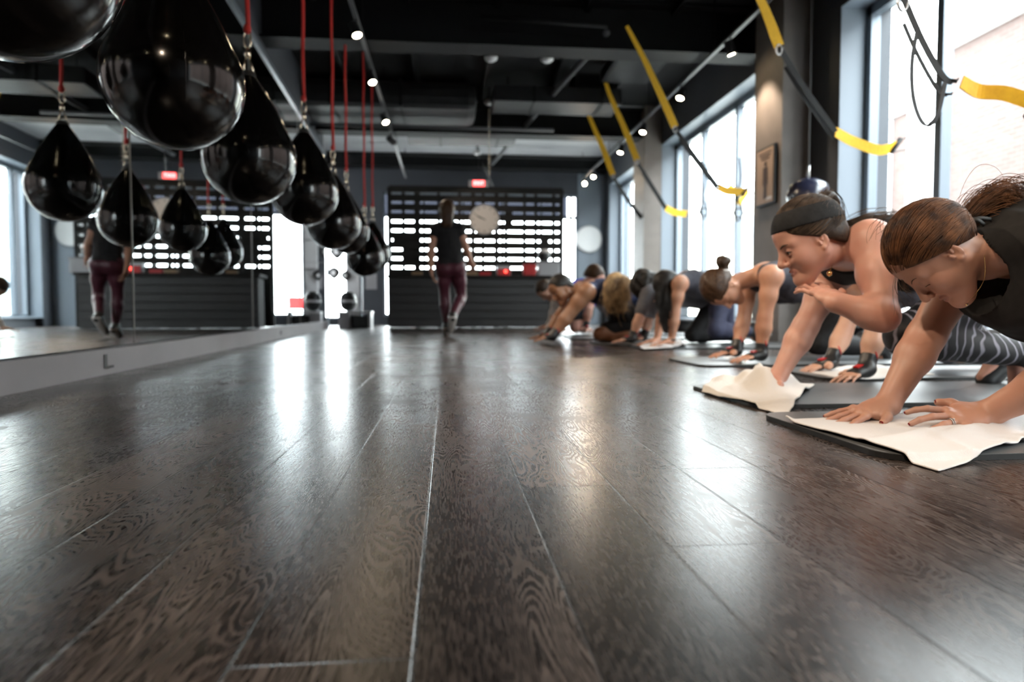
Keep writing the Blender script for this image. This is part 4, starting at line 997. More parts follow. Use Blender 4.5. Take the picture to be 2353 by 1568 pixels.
    if hk.get('style') != 'none':
        gr = hk.get('grow', .011); C = Field()
        C.ell(H(-.017, 0, .038), ((.096+gr)*H.sc, (.075+gr)*H.sc, (.088+gr)*H.sc), H.ax(), .02)
        if hk.get('nape'): C.ell(H(-.055, 0, -.02), (.055*H.sc, .062*H.sc, .05*H.sc), H.ax(), .03)
        nrm = -(H.u*1.0-H.f*hk.get('slope', .8)).normalized()
        C.plane(H(0, 0, hk.get('line', .006)), nrm)
        for c_, r_ in hk.get('bun', []): C.ball(H(*c_), r_*H.sc, .015)
        for pts, r1, r2 in hk.get('locks', []):
            pts = spline(pts, 4)
            for i in range(len(pts)-1):
                t0, t1 = i/(len(pts)-1), (i+1)/(len(pts)-1); C.cone(pts[i], pts[i+1], r1+(r2-r1)*t0, r1+(r2-r1)*t1, .015)
        ho = min(h, g.get('hhair', h))
        mesh_obj('hair', [fmesh(C, ho)], g['hairmat'], root, wob=wrinkle(hk.get('wr', .0022), hk.get('wsc', 90), 9, (1, 1, .5)))
    g['root'] = root; g['tips'] = tips; g['F'] = F; g['frame'] = (sc, hp, ax, lat, fr, nb); g['arms'] = arms; g['legs'] = legs; g['body'] = body
    return root

def ell_r(d, r): return 1/math.sqrt((d[0]/r[0])**2+(d[1]/r[1])**2+(d[2]/r[2])**2)
def strand_obj(name, lines, rad, m, parent):
    cu = bpy.data.curves.new(name, 'CURVE'); cu.dimensions = '3D'; cu.bevel_depth = rad; cu.bevel_resolution = 0; cu.resolution_u = 1
    for ln in lines:
        s = cu.splines.new('POLY'); s.points.add(len(ln)-1)
        s.points.foreach_set('co', [c for p in ln for c in (*p, 1)]); s.points.foreach_set('radius', [1-.5*abs(2*i/(len(ln)-1)-1) for i in range(len(ln))])
    cu.materials.append(m)
    tmp = bpy.data.objects.new('tmp_'+name, cu); COL.objects.link(tmp); bpy.context.view_layer.update()
    me = bpy.data.meshes.new_from_object(tmp.evaluated_get(bpy.context.evaluated_depsgraph_get())); bpy.data.objects.remove(tmp)
    me.polygons.foreach_set('use_smooth', [True]*len(me.polygons))
    if not me.materials: me.materials.append(m)
    o = bpy.data.objects.new(name, me); COL.objects.link(o); o.parent = parent; o.matrix_parent_inverse = Matrix.Translation(-parent.location); o['kind'] = 'stuff'
    return o
def scalp_strands(H, tie, n, line, slope, gr, rnd, jit=.0015):
    """strands combed from the hairline over the scalp to the tie point (local coordinates)"""
    R = (.096+gr, .075+gr, .088+gr); c0 = Vector((-.017, 0, .038)); out = []
    td = (Vector(tie)-c0).normalized()
    while len(out) < n:
        d = Vector((rnd.gauss(0, 1), rnd.gauss(0, 1), rnd.gauss(0, 1))).normalized(); p = c0+d*ell_r(d, R)
        if p.z < line+slope*p.x+.001 or d.dot(td) > .99: continue
        back = d.dot(td) > .2 and d.z < td.z
        push = Vector((0, 0, -.05)) if back else Vector((.05, 0, -.008)); q0 = d
        for _ in range(int(rnd.random()*22)):
            q = (q0+push).normalized(); p = c0+q*ell_r(q, R)
            if p.z < line+slope*p.x+.001: break
            q0 = q
        qm = (q0+Vector((0, 0, .5)) if back else q0+Vector((-.75, 0, .10))).normalized(); lift = rnd.random()*jit; pts = []; ph = rnd.random()*6
        for i in range(15):
            t = i/14; v = (q0*(1-t)**2+qm*2*t*(1-t)+td*t*t).normalized(); r = ell_r(v, R)+lift+.0006*math.sin(t*9+ph)
            w = c0+v*r
            if w.z < line+slope*w.x-.003: continue
            pts.append(H(*w))
        if len(pts) > 4: out.append(pts)
    return out
def lock_strands(path, n, spread, rnd, fray=.02, wave=.004):
    out = []; P = spline(path, 5)
    for _ in range(n):
        o0 = Vector((rnd.gauss(0, 1), rnd.gauss(0, 1), rnd.gauss(0, 1))); ph = rnd.random()*6; cut = 1-rnd.random()*.25; m = len(P); dr = Vector((rnd.gauss(0, 1), rnd.gauss(0, 1), rnd.gauss(0, 1)))*fray
        ln = []
        for i in range(max(3, int(m*cut))):
            t = i/(m-1); s = spread*(.35+1.3*math.sin(math.pi*min(1, t*.9+.05))); ln.append(P[i]+o0*s*.5+dr*t*t+Vector((math.sin(t*7+ph), math.cos(t*6+ph), math.sin(t*5+ph)))*wave*t)
        out.append(ln)
    return out
# ------------------------------------------------------------------ exercise mats and towels
M['eyewhite'] = mat('eye white', (.75, .72, .70), .2); M['iris'] = mat('iris', (.05, .035, .02), .15)
M['gold'] = mat('gold', (.85, .55, .22), .25, 1.0); M['nail'] = mat('red nail varnish', (.16, .008, .012), .12, coat=1.0)
MT = .013
def ex_mat(p, label, rot=0, L=1.78, Wd=.58):
    """p: near left corner on the floor"""
    o = thing('exercise_mat', (p[0], p[1], 0), label, 'mat', 'grey exercise mats laid across the floor')
    bm = bmesh.new(); R = .07; pts = []
    for cx, cy, a0 in ((R, R, 180), (L-R, R, 270), (L-R, Wd-R, 0), (R, Wd-R, 90)):
        for k in range(7): a = math.radians(a0+15*k); pts.append((cx+R*math.cos(a), cy+R*math.sin(a)))
    q = Matrix.Rotation(rot, 2)
    P = [q@Vector(v) for v in pts]; n = len(P)
    vs = [(p[0]+v.x, p[1]+v.y, .0005) for v in P]+[(p[0]+v.x, p[1]+v.y, MT-.001) for v in P]
    link('foam_edge', vs, [tuple(range(n))[::-1]]+[(i, (i+1) % n, n+(i+1) % n, n+i) for i in range(n)]+[tuple(range(n, 2*n))], M['rubber'], o)
    c = Vector((sum(v.x for v in P)/n, sum(v.y for v in P)/n)); P2 = [c+(v-c)*(1-.002/ (v-c).length) for v in P]
    vs = [(p[0]+v.x, p[1]+v.y, MT-.0012) for v in P2]+[(p[0]+v.x, p[1]+v.y, MT) for v in P2]
    link('top_surface', vs, [(i, (i+1) % n, n+(i+1) % n, n+i) for i in range(n)]+[tuple(range(n, 2*n))], M['mattop'], o)
    return o
mats = [((.868, 1.255), 0, 'mat under the nearest woman, its rounded corner and black edge facing the camera'),
        ((.93, 1.98), .0, 'mat under the woman with the black headband, second from the camera'),
        ((1.60, 2.72), 0, 'mat under the hands with black and red wraps, third from the camera'),
        ((1.33, 3.44), .02, 'mat with a rounded corner under the bun haired woman, fourth from the camera'),
        ((1.50, 5.02), 0, 'mat under the long dark haired woman'),
        ((1.30, 5.65), 0, 'mat beside the kneeling person with blonde hair'),
        ((1.25, 6.75), 0, 'mat behind the man in the navy top'),
        ((1.15, 7.75), 0, 'farthest mat, under the person in white')]
for p, r, lb in mats: ex_mat(p, 'grey '+lb, r)

def towel(name, corners, nu, nv, hfun, label, m, mat_rect=None, seed=1, amp=.006, thick=.004, edge=0):
    r = np.random.default_rng(seed); A, B, C, D = [np.array(c, float) for c in corners]   # A B far edge, D C near edge
    K = r.normal(size=(8, 2))*np.array([7, 7]); ph = r.uniform(0, 6.28, 8)
    K2 = r.normal(size=(8, 2))*22; U, Vv = np.meshgrid(np.linspace(0, 1, nu), np.linspace(0, 1, nv), indexing='ij')
    eu = edge*np.sin(U*19+1)*np.where(Vv > .5, Vv, 0)*.5; P = ((1-U)*(1-Vv))[..., None]*A+(U*(1-Vv))[..., None]*B+(U*Vv)[..., None]*C+((1-U)*Vv)[..., None]*D
    P[..., 1] += eu*.02
    w = sum(np.sin(U*K[i, 0]+Vv*K[i, 1]+ph[i]+1.2*np.sin(U*K[i, 1]*.7+Vv*3)) for i in range(8))/8*1.6
    w2 = sum(np.sin(U*K2[i, 0]+Vv*K2[i, 1]+ph[i]) for i in range(8))/8
    base = np.full(P.shape[:2], .003)
    if mat_rect:
        x0, y0 = mat_rect; dx = np.clip((P[..., 0]-x0+.016)/.012, 0, 1); dy = np.clip((P[..., 1]-y0+.016)/.012, 0, 1); base = .003+(MT+.0015)*dx*dy
    z = base+.0015+np.maximum(0, w)*amp*2+np.abs(w2)*amp*.25+hfun(U, Vv)
    P[..., 2] = z
    n = nu*nv; top = P.reshape(-1, 3); bot = top.copy(); bot[:, 2] -= thick*.6; bot[:, 2] = np.maximum(bot[:, 2], .0006)
    top[:, 2] += thick*.5
    id_ = np.arange(n).reshape(nu, nv); f = [(id_[i, j], id_[i+1, j], id_[i+1, j+1], id_[i, j+1]) for i in range(nu-1) for j in range(nv-1)]
    fb = [(a+n, d+n, c+n, b+n) for a, b, c, d in f]; rim = [id_[i, 0] for i in range(nu)]+[id_[-1, j] for j in range(1, nv)]+[id_[i, -1] for i in range(nu-2, -1, -1)]+[id_[0, j] for j in range(nv-2, 0, -1)]
    fr = [(rim[i], rim[i-1], rim[i-1]+n, rim[i]+n) for i in range(len(rim))]
    o = link(name, list(top)+list(bot), [tuple(int(x) for x in q) for q in f+fb+fr], m, None, True)
    tag(o, label, 'towel'); sub = o.modifiers.new('smooth', 'SUBSURF'); sub.levels = 1; sub.render_levels = 1
    return o
def g2(U, Vv, u, v, s, h, su=None): return h*np.exp(-(((U-u)/(su or s))**2+((Vv-v)/s)**2))
def flo(px, py, z=.01): return atz(px, py, z)
# nearest towel, folded, a corner hanging over the mat edge to the floor
towel('gym_towel', [flo(1803, 973), flo(2120, 960), flo(2450, 1000), flo(2157, 1074)], 90, 60,
      lambda U, W: g2(U, W, .62, .70, .05, .012, .15)+g2(U, W, .95, .70, .10, .030, .2)+g2(U, W, .25, .62, .05, .007, .18)+.003*np.exp(-((W-.50-.10*np.sin(U*4+1))/.035)**2)+.008*np.exp(-((W-.68-.10*np.sin(U*5+2.5))/.04)**2)*np.clip(U*2-.3,0,1)+.004*np.exp(-((U-.33-.12*np.sin(W*4))/.03)**2)*W+.002*np.sin(U*9+W*5)*W+.010*np.maximum(0, np.sin(U*44))*np.clip((W-.86)*8, 0, 1)*np.clip((U-.42)*5, 0, 1)+.004*np.exp(-(U*30)**2)*np.exp(-(W*20)**2)*3,
      'white towel spread on the nearest mat under both hands of the dark shirted woman', M['towel'], (.868, 1.255), 4, .004)
# crumpled towel of the headband woman
towel('gym_towel', [flo(1650, 872), flo(1872, 890), flo(1805, 952), flo(1612, 899)], 90, 70,
      lambda U, W: g2(U, W, .70, .50, .18, .060, .16)+g2(U, W, .50, .50, .12, .040)+g2(U, W, .52, .25, .13, .052)+g2(U, W, .36, .32, .10, .040)+g2(U, W, .78, .25, .12, .050)+g2(U, W, .12, .4, .14, .022)+g2(U, W, .62, .62, .14, .024)+g2(U, W, .35, .72, .12, .014)+g2(U, W, .95, .4, .12, .02)+g2(U, W, .55, .42, .05, .028)+g2(U, W, .46, .2, .035, .03),
      'crumpled white towel on the floor under the planted hand of the headband woman', M['towelw'], (.93, 1.98), 8, .010, .005)
towel('gym_towel', [flo(1835, 850, .015), flo(1990, 838, .015), flo(2150, 862, .015), flo(1945, 872, .015)], 50, 36,
      lambda U, W: g2(U, W, .3, .5, .3, .008)+g2(U, W, .8, .6, .15, .012)+.012*(1-U)*0+.006, 'cream towel under the wrapped hands on the third mat', M['towelw'], None, 11, .006)
towel('gym_towel', [flo(1475, 788, .015), flo(1565, 783, .015), flo(1578, 797, .015), flo(1470, 803, .015)], 50, 36,
      lambda U, W: g2(U, W, .3, .4, .2, .03)+g2(U, W, .75, .5, .18, .035)+g2(U, W, .5, .6, .2, .02)+.01, 'crumpled white towel under the hands of the long haired woman', M['towel'], None, 13, .02)
towel('gym_towel', [flo(1660, 818, .015), flo(1712, 815, .015), flo(1725, 825, .015), flo(1670, 830, .015)], 30, 24,
      lambda U, W: g2(U, W, .5, .5, .3, .012)+.004, 'small white towel between the hands of the bun haired woman', M['towel'], None, 15, .008)

# ------------------------------------------------------------------ people
SK = {k: mat_skin('skin '+k, c) for k, c in dict(rosy=(.62, .34, .26), tan=(.48, .26, .185), fair=(.60, .36, .26), brown=(.33, .16, .085), warm=(.54, .29, .19), peach=(.60, .36, .26)).items()}
LIP = {k: mat('lips '+k, c, .4, sss=.1) for k, c in dict(rosy=(.42, .19, .16), tan=(.36, .16, .12)).items()}
HR = dict(auburn=mat_hair('auburn hair', (.020, .008, .004), (.075, .028, .013)), dark=mat_hair('dark brown hair', (.018, .011, .007), (.055, .033, .020)), black=mat_hair('black hair', (.006, .005, .004), (.02, .015, .012)),
          blonde=mat_hair('blonde hair', (.10, .05, .02), (.60, .40, .20), 14), brown=mat_hair('brown hair', (.022, .010, .005), (.075, .036, .016)))
CL = dict(black=mat_cloth('black jersey', (.008, .008, .009)), char=mat_cloth('charcoal tee', (.007, .0065, .0065), (.012, .011, .011)), navy=mat_cloth('navy jersey', (.018, .028, .07)), blue=mat_cloth('royal blue tee', (.04, .07, .42)),
          grey=mat_cloth('heather grey tee', (.10, .10, .115), (.15, .15, .165)), slate=mat_cloth('slate tank', (.035, .035, .045)), dnavy=mat_cloth('dark navy leggings', (.028, .030, .055)), white=mat_cloth('white sleeve', (.78, .78, .82)),
          maroon=mat_cloth('maroon leggings', (.065, .016, .026), (.11, .03, .045), 200, .36), shine=mat_cloth('coral cuff', (.45, .10, .10)), capri=mat_cloth('lilac grey capri', (.20, .20, .25)), pants=mat_cloth('grey pants', (.09, .09, .10)))
def mat_stripe():
    m = mat('marbled leggings', (.012, .011, .013), .6); n = m.node_tree.nodes; L = m.node_tree.links; t = n.new('ShaderNodeTexCoord'); w = n.new('ShaderNodeTexWave'); r = n.new('ShaderNodeValToRGB')
    w.inputs['Scale'].default_value = 9; w.inputs['Distortion'].default_value = 9; w.inputs['Detail'].default_value = 1.5; w.inputs['Detail Scale'].default_value = 1.2
    L.new(t.outputs['Object'], w.inputs['Vector']); L.new(w.outputs['Fac'], r.inputs[0]); r.color_ramp.elements[0].position = .80; r.color_ramp.elements[1].position = .97
    r.color_ramp.elements[0].color = (.012, .011, .013, 1); r.color_ramp.elements[1].color = (.30, .28, .33, 1); L.new(r.outputs[0], n['Principled BSDF'].inputs['Base Color']); return m
CL['marble'] = mat_stripe()
PE = []
YN = V(0, -1, 0)
def arm(px): return at(*px)
# 11: nearest woman
c11 = dict(skin=SK['tan'], lips=LIP['tan'], hairmat=HR['auburn'], detail=True, eyes='closed', h=.006, hh=.0022, hf=.0024, hhair=.004,
    head=Head(at(2158, 585, 1.565), vdir(2160, 597, -.47, -.88, -.12), vdir(2160, 597, -.86, .46, -.16), .98),
    sh=V(1.36, 1.54, .47), hip=V(1.90, 1.54, .44), lat=YN, shl=V(1.37, 1.365, .455), shr=at(2232, 590, 1.72),
    ell=at(2450, 862, 1.38), wrl=at(2268, 951, 1.50), elr=at(2126, 775, 1.69), wrr=at(2040, 930, 1.64), neck=V(1.30, 1.56, .435),
    arm_r=(.056, .053, .043, .044, .029))
c11['handl'] = (at(2095, 977, 1.49)-c11['wrl'], cam_dir(.1, .85, -.5), V(0, 1, .1), dict(curl=.30, spread=.30, sc=1.0, lift=.18))
c11['handr'] = (at(1925, 962, 1.63)-c11['wrr'], cam_dir(-.05, .95, -.2), V(.25, -1, -.1), dict(curl=.10, spread=.22, sc=1.0, lift=-.02))
c11['clothes'] = [('tee', CL['char'], dict(grow=.012, sleeve=.30, neckr=.095, neckf=.05, wr=.004, hem=.0, h=.006,
    drape=[(V(1.40, 1.54, .36), V(1.75, 1.52, .32), .095), (V(1.385, 1.52, .33), V(1.50, 1.50, .27), .088)]))]
c11['hair'] = dict(grow=.010, slope=.72, line=.004, wr=.0008)
person('person', 'woman in a dark tee nearest the camera, hands on a white towel', c11)
H = c11['head']; r_ = c11['root']; rn = random.Random(5)
tw = at(2222, 508, 1.60); tl = H.local(np.array([tw]))[0]
st = scalp_strands(H, tl, 1000, .004, .72, .0125, rn)
M['strandA'] = mat_hair('auburn strands', (.030, .012, .006), (.20, .085, .035), 30); M['strandD'] = mat_hair('brown strands', (.03, .018, .011), (.13, .085, .055), 30)
strand_obj('hair_strands', st, .00075, M['strandA'], r_)
P = [tw+V(-.01, 0, -.004), at(2250, 478, 1.60), at(2300, 455, 1.59), at(2350, 468, 1.57), at(2372, 505, 1.56), at(2350, 560, 1.55)]
strand_obj('ponytail', lock_strands(P, 700, .026, rn, .03, .003), .0007, M['strandA'], r_)
strand_obj('loose_strands', lock_strands([H(.078, .02, .055), at(2080, 660, 1.6), at(2108, 672, 1.6)], 14, .004, rn, .01)+lock_strands([H(.082, .0, .06), at(2065, 668, 1.6), at(2095, 722, 1.6)], 9, .008, rn, .02)+
    lock_strands([H(-.05, .0, .13), H(-.02, .0, .14), H(.03, .0, .145)], 22, .02, rn, .02), .0005, M['strandD'], r_)
MB().tube([tw+(H.u*math.cos(t)+H.l*math.sin(t))*.017 for t in np.linspace(0, 6.283, 17)[:-1]], .007, 8, closed=True).build('hair_tie', M['black'], r_, True)
for a_, b_ in (((2226, 508), (2278, 505)), ((2228, 512), (2262, 517))):
    MB().ribbon(spline([at(*a_, 1.56), at((a_[0]+b_[0])/2, a_[1]-6, 1.55), at(*b_, 1.55)], 5), .010, .0008, (0, 0, 1)).build('hair_ribbon', M['webbing'], r_, True)
def nails(cfg, sd):
    for i, (p, d, u, r) in enumerate(cfg['tips'][sd]):
        d = Vector(d).normalized(); u = Vector(u); u = (u-d*u.dot(d)).normalized(); l = d.cross(u); c = Vector(p)+u*r*.72+d*r*.25; b = MB(); vs = []; fs = []; n = 7
        for a in range(n):
            for e in range(n):
                s = (e/(n-1)-.5)*2; q = (a/(n-1)-.5)*2; wd = r*.66*(1-.25*max(0, q)**3); vs.append(c+d*q*r*.85+l*s*wd-u*(s*s*r*.30+max(0, q)**2*r*.25)+u*.0006)
        for a in range(n-1):
            for e in range(n-1): fs.append((a*n+e, a*n+e+1, (a+1)*n+e+1, (a+1)*n+e))
        m = len(vs); vs += [v-u*.0012 for v in vs]; fs += [tuple(x+m for x in f[::-1]) for f in fs]
        o = b.add(vs, fs).build('fingernail', M['nail'], cfg['root'], True); o['label'] = 'dark red painted nail'
nails(c11, 'l'); nails(c11, 'r')
# ring on the left ring finger
w, hd = c11['wrl'], c11['handl']; f_ = Vector(hd[0]).normalized(); u_ = Vector(hd[1]); u_ = (u_-f_*u_.dot(f_)).normalized(); t_ = Vector(hd[2]); t_ = (t_-f_*t_.dot(f_)-u_*t_.dot(u_)).normalized()
rc_ = w+f_*.105-t_*.0135+u_*.001; rg = MB()
for k_ in (0, .0045): rg.tube([rc_+f_*k_+(u_*math.cos(q)+t_*math.sin(q))*.0102 for q in np.linspace(0, 6.283, 25)[:-1]], .0011, 6, closed=True)
rg.lathe([(.001, .003), (.003, .001), (.002, -.001)], rc_+f_*.001+u_*.012-t_*.002, 10, u_).build('ring', M['steel'], r_, True)
# thin necklace with a bead pendant
MB().tube(spline([H(-.03, .062, -.075), at(2262, 640, 1.50), at(2240, 678, 1.51), at(2222, 697, 1.53), at(2262, 676, 1.60)], 8), .0009, 6).build('necklace', M['gold'], r_, True)
MB().lathe([(.001, -.004), (.004, 0), (.001, .004)], at(2221, 699, 1.525), 12).build('pendant', M['gold'], r_, True)

# 10: woman with headband
c10 = dict(skin=SK['rosy'], lips=LIP['rosy'], hairmat=HR['dark'], detail=True, eyes='open', h=.006, hh=.0025, hf=.003, hhair=.004,
    head=Head(at(1860, 554, 2.0), vdir(1860, 549, -.84, -.44, -.34), vdir(1860, 549, -.46, .88, -.06), 1.0),
    sh=V(1.33, 2.12, .505), hip=V(1.84, 2.14, .45), lat=YN, shl=at(2000, 556, 1.94), shr=at(1915, 628, 2.30),
    ell=at(2030, 728, 1.82), wrl=at(1922, 696, 1.86), elr=at(1850, 752, 2.26), wrr=at(1790, 862, 2.22), neck=at(1940, 568, 2.08),
    arm_r=(.054, .050, .040, .042, .028),
    knl=at(2083, 772, 2.05), anl=at(2345, 812, 2.05), toel=at(2340, 880, 2.05), knr=at(2195, 765, 2.36), anr=at(2302, 812, 2.48), toer=at(2262, 868, 2.49), leg_r=(.09, .078, .058, .056, .038))
c10['handl'] = (vdir(1880, 660, -.50, .38, .62), vdir(1880, 660, .45, .45, -.75), vdir(1880, 660, .5, 1, 0), dict(curl=.32, spread=.10, sc=.97))
c10['handr'] = (V(-.10, -.02, -.06), V(0, 0, 1), V(0, -1, 0), dict(curl=.1, spread=.2))
c10['clothes'] = [('tank', CL['black'], dict(armr=.072, neckr=.078, neckf=.045)), ('leggings', CL['marble'], dict(to=.9)), ('shoes', M['black'])]
c10['hair'] = dict(grow=.009, slope=.72, line=.004, wr=.001, nape=True, locks=[([at(1888, 468, 2.02), at(1900, 452, 2.03), at(1915, 462, 2.05), at(1922, 495, 2.08), at(1930, 525, 2.11)], .014, .010)])
person('person', 'woman with a black headband and black tank, one hand on her shoulder', c10)
H = c10['head']; r_ = c10['root']; rn = random.Random(8)
tw = at(1888, 466, 2.02); tl = H.local(np.array([tw]))[0]
strand_obj('hair_strands', scalp_strands(H, tl, 550, .006, .72, .0105, rn), .0007, M['strandD'], r_)
strand_obj('ponytail', lock_strands([tw+V(-.01, 0, -.008), at(1897, 450, 2.03), at(1912, 470, 2.05), at(1918, 505, 2.08), at(1925, 530, 2.10)], 170, .016, rn, .02, .004)+
    lock_strands([at(1920, 530, 2.10), at(1950, 517, 2.08), at(2000, 502, 2.06), at(2055, 503, 2.06), at(2080, 515, 2.06)], 90, .010, rn, .015, .004), .0008, M['strandD'], r_)
C = Field(); C.ell(H(-.015, 0, .038), ((.096+.0135)*H.sc, (.075+.0135)*H.sc, (.088+.0135)*H.sc), H.ax(), .02)
nb_ = (H.u*1.0-H.f*.25).normalized(); C.plane(H(0, 0, .048), -nb_); C.plane(H(0, 0, .106), nb_)
mesh_obj('headband', [fmesh(C, .0035)], CL['black'], r_)['label'] = 'wide black headband'
MB().tube(spline([at(1920, 590, 1.98), at(1914, 608, 1.965), at(1907, 622, 1.96)], 6), .0008, 6).build('necklace', M['gold'], r_, True)
MB().lathe([(.001, -.009), (.008, -.004), (.008, .005), (.001, .009)], at(1906, 629, 1.955), 14).build('pendant', M['gold'], r_, True)

# 9: person behind her with wraps
c9 = dict(skin=SK['peach'], hairmat=HR['dark'], h=.009, head=Head(at(1968, 640, 2.92), V(-.4, 0, -.9), V(-.9, 0, .4)),
    sh=at(2020, 640, 2.92), hip=V(2.38, 2.95, .42), lat=YN, shl=at(2025, 650, 2.74), shr=at(1985, 650, 3.12),
    ell=at(2010, 770, 2.70), wrl=at(1990, 848, 2.66), elr=at(1938, 765, 3.10), wrr=at(1908, 832, 3.06),
    knl=at(2150, 792, 2.82), anl=at(2290, 812, 2.85), toel=at(2335, 860, 2.85), knr=at(2170, 800, 3.1), anr=at(2290, 815, 3.1), toer=at(2320, 850, 3.1))
c9['handl'] = (V(-.12, -.04, -.035), V(0, 0, 1), V(.2, 1, 0), dict(curl=.2)); c9['handr'] = (V(-.12, -.02, -.03), V(0, 0, 1), V(0, -1, 0), dict(curl=.15))
c9['clothes'] = [('tank', CL['slate']), ('leggings', CL['capri'], dict(to=.30)), ('wraps', M['black']), ('shoes', M['black'])]
person('person', 'person in grey capris and hand wraps hidden behind the headband woman', c9)

# 8: woman with a bun
c8 = dict(skin=SK['warm'], hairmat=HR['brown'], h=.008, hh=.004, detail=True, eyes='closed', lips=LIP['tan'], head=Head(at(1661, 664, 3.74), cam_dir(.10, -.95, -.15), cam_dir(-.97, -.05, -.2), .97),
    sh=at(1768, 634, 3.74), hip=at(1915, 672, 3.85), lat=YN, shl=at(1772, 636, 3.56), shr=at(1722, 648, 3.93),
    ell=at(1757, 732, 3.56), wrl=at(1748, 815, 3.56), elr=at(1708, 738, 3.90), wrr=at(1692, 806, 3.84),
    knl=at(1880, 790, 3.75), anl=at(2010, 800, 3.8), toel=at(2030, 826, 3.8), knr=at(1860, 780, 4.0), anr=at(1975, 790, 4.0), toer=at(1990, 815, 4.0))
c8['handl'] = (V(-.12, -.03, -.02), V(0, 0, 1), V(.1, 1, 0), dict(curl=.12)); c8['handr'] = (V(-.13, -.02, -.02), V(0, 0, 1), V(0, -1, 0), dict(curl=.12))
c8['clothes'] = [('tank', CL['slate'], dict(armr=.09)), ('leggings', CL['black'], dict(to=.9)), ('wraps', M['black']), ('shoes', M['black'])]
c8['hair'] = dict(grow=.012, slope=.55, line=.0, nape=True)
person('person', 'woman with a brown bun and slate tank top, head hanging down between straight arms', c8)
bn = Field(); bn.ball(at(1661, 603, 3.74), .044, .02); bn.ball(at(1664, 624, 3.74), .026, .03)
mesh_obj('hair_bun', [fmesh(bn, .005)], HR['dark'], c8['root'], wob=wrinkle(.004, 60, 4))
MB().tube([at(1665, 621, 3.74)+V(.03*math.cos(t), .03*math.sin(t), .004*math.sin(t)) for t in np.linspace(0, 6.283, 17)[:-1]], .008, 8, closed=True).build('hair_tie', M['white'], c8['root'], True)

# 6: long dark hair
c6 = dict(skin=SK['warm'], hairmat=HR['black'], h=.010, head=Head(at(1538, 658, 5.25), cam_dir(-.15, -.9, -.2), cam_dir(-.95, -.05, -.2)),
    sh=at(1580, 645, 5.3), hip=at(1655, 668, 5.6), lat=V(-.35, -1, 0), shl=at(1562, 652, 5.12), shr=at(1558, 650, 5.5), ell=at(1550, 722, 5.12), wrl=at(1543, 784, 5.12), elr=at(1520, 725, 5.45), wrr=at(1510, 782, 5.42),
    knl=at(1645, 760, 5.35), anl=at(1725, 760, 5.5), toel=at(1735, 778, 5.5), knr=at(1672, 755, 5.75), anr=at(1750, 758, 5.9), toer=at(1758, 775, 5.9))
c6['handl'] = (V(-.12, -.03, -.02), V(0, 0, 1), V(0, 1, 0)); c6['handr'] = (V(-.12, 0, -.02), V(0, 0, 1), V(0, -1, 0))
c6['clothes'] = [('tank', CL['slate']), ('leggings', CL['dnavy']), ('shoes', M['black'])]
c6['hair'] = dict(grow=.014, slope=.4, line=-.02, nape=True, locks=[([at(1520+dx, 655, 5.22), at(1518+dx, 690, 5.18), at(1524+dx, 730, 5.17), at(1528+dx*.5, 762, 5.17)], .034, .014) for dx in (0, 8, 14)])
person('person', 'woman with long dark hair hanging over her face and navy leggings', c6)
w_ = c6['wrl']; MB().tube([w_+V(.03*math.cos(t), .03*math.sin(t), .01) for t in np.linspace(0, 6.283, 17)[:-1]], .008, 8, closed=True).build('wristband', M['black'], c6['root'], True)

# 5: curly dark hair, grey tee
c5 = dict(skin=SK['peach'], male=True, hairmat=HR['black'], h=.010, head=Head(at(1492, 660, 5.65), cam_dir(.05, -.9, -.2), cam_dir(-.75, .55, -.2), 1.12),
    sh=at(1535, 672, 5.75), hip=at(1640, 690, 5.95), lat=YN, shl=at(1490, 672, 5.55), shr=at(1505, 675, 5.95), ell=at(1470, 730, 5.5), wrl=at(1452, 778, 5.5), elr=at(1490, 735, 5.95), wrr=at(1480, 775, 5.9),
    knl=at(1590, 770, 5.8), anl=at(1680, 772, 5.9), toel=at(1690, 785, 5.9))
c5['handl'] = (V(-.13, -.03, -.02), V(0, 0, 1), V(0, 1, 0)); c5['handr'] = (V(-.12, 0, -.02), V(0, 0, 1), V(0, -1, 0))
c5['clothes'] = [('tee', CL['grey'], dict(sleeve=.75)), ('leggings', CL['black'], dict(to=.9)), ('wraps', M['black']), ('shoes', M['black'])]
c5['hair'] = dict(grow=.024, slope=.5, line=.0, nape=True, wr=.008, wsc=70)
person('person', 'person with short curly black hair and a heather grey tee', c5)

# 4: blonde hair, kneeling
c4 = dict(skin=SK['brown'], hairmat=HR['blonde'], h=.010, head=Head(at(1424, 662, 6.0), cam_dir(-.3, -.9, -.1), cam_dir(-.75, .6, -.1)),
    sh=at(1412, 694, 6.15), hip=at(1446, 742, 6.3), lat=YN, shl=at(1420, 697, 5.98), shr=at(1420, 697, 6.33), ell=at(1440, 730, 6.2), wrl=at(1435, 776, 6.2), elr=at(1440, 740, 6.5), wrr=at(1430, 772, 6.5),
    knl=at(1378, 768, 6.02), anl=at(1458, 772, 6.1), toel=at(1478, 775, 6.1), knr=at(1388, 766, 6.3), anr=at(1462, 768, 6.35), toer=at(1480, 770, 6.35))
c4['handl'] = (V(-.10, 0, -.06), V(0, 0, 1), V(0, 1, 0)); c4['handr'] = (V(-.12, 0, -.03), V(0, 0, 1), V(0, -1, 0))
c4['clothes'] = [('tee', CL['black'], dict(sleeve=.8, grow=.02)), ('shorts', CL['black'], dict(to=.72)), ('shoes', M['black'])]
c4['hair'] = dict(grow=.018, slope=.3, line=-.03, nape=True, wr=.004, wsc=60, locks=[([at(1420+dx, 652, 5.95), at(1414+dx, 680, 5.90), at(1416+dx*.8, 712+abs(dx)*.2, 5.88)], .060, .024) for dx in (-16, -4, 10, 20)])
person('person', 'kneeling person with long wavy blonde hair and black clothes', c4)

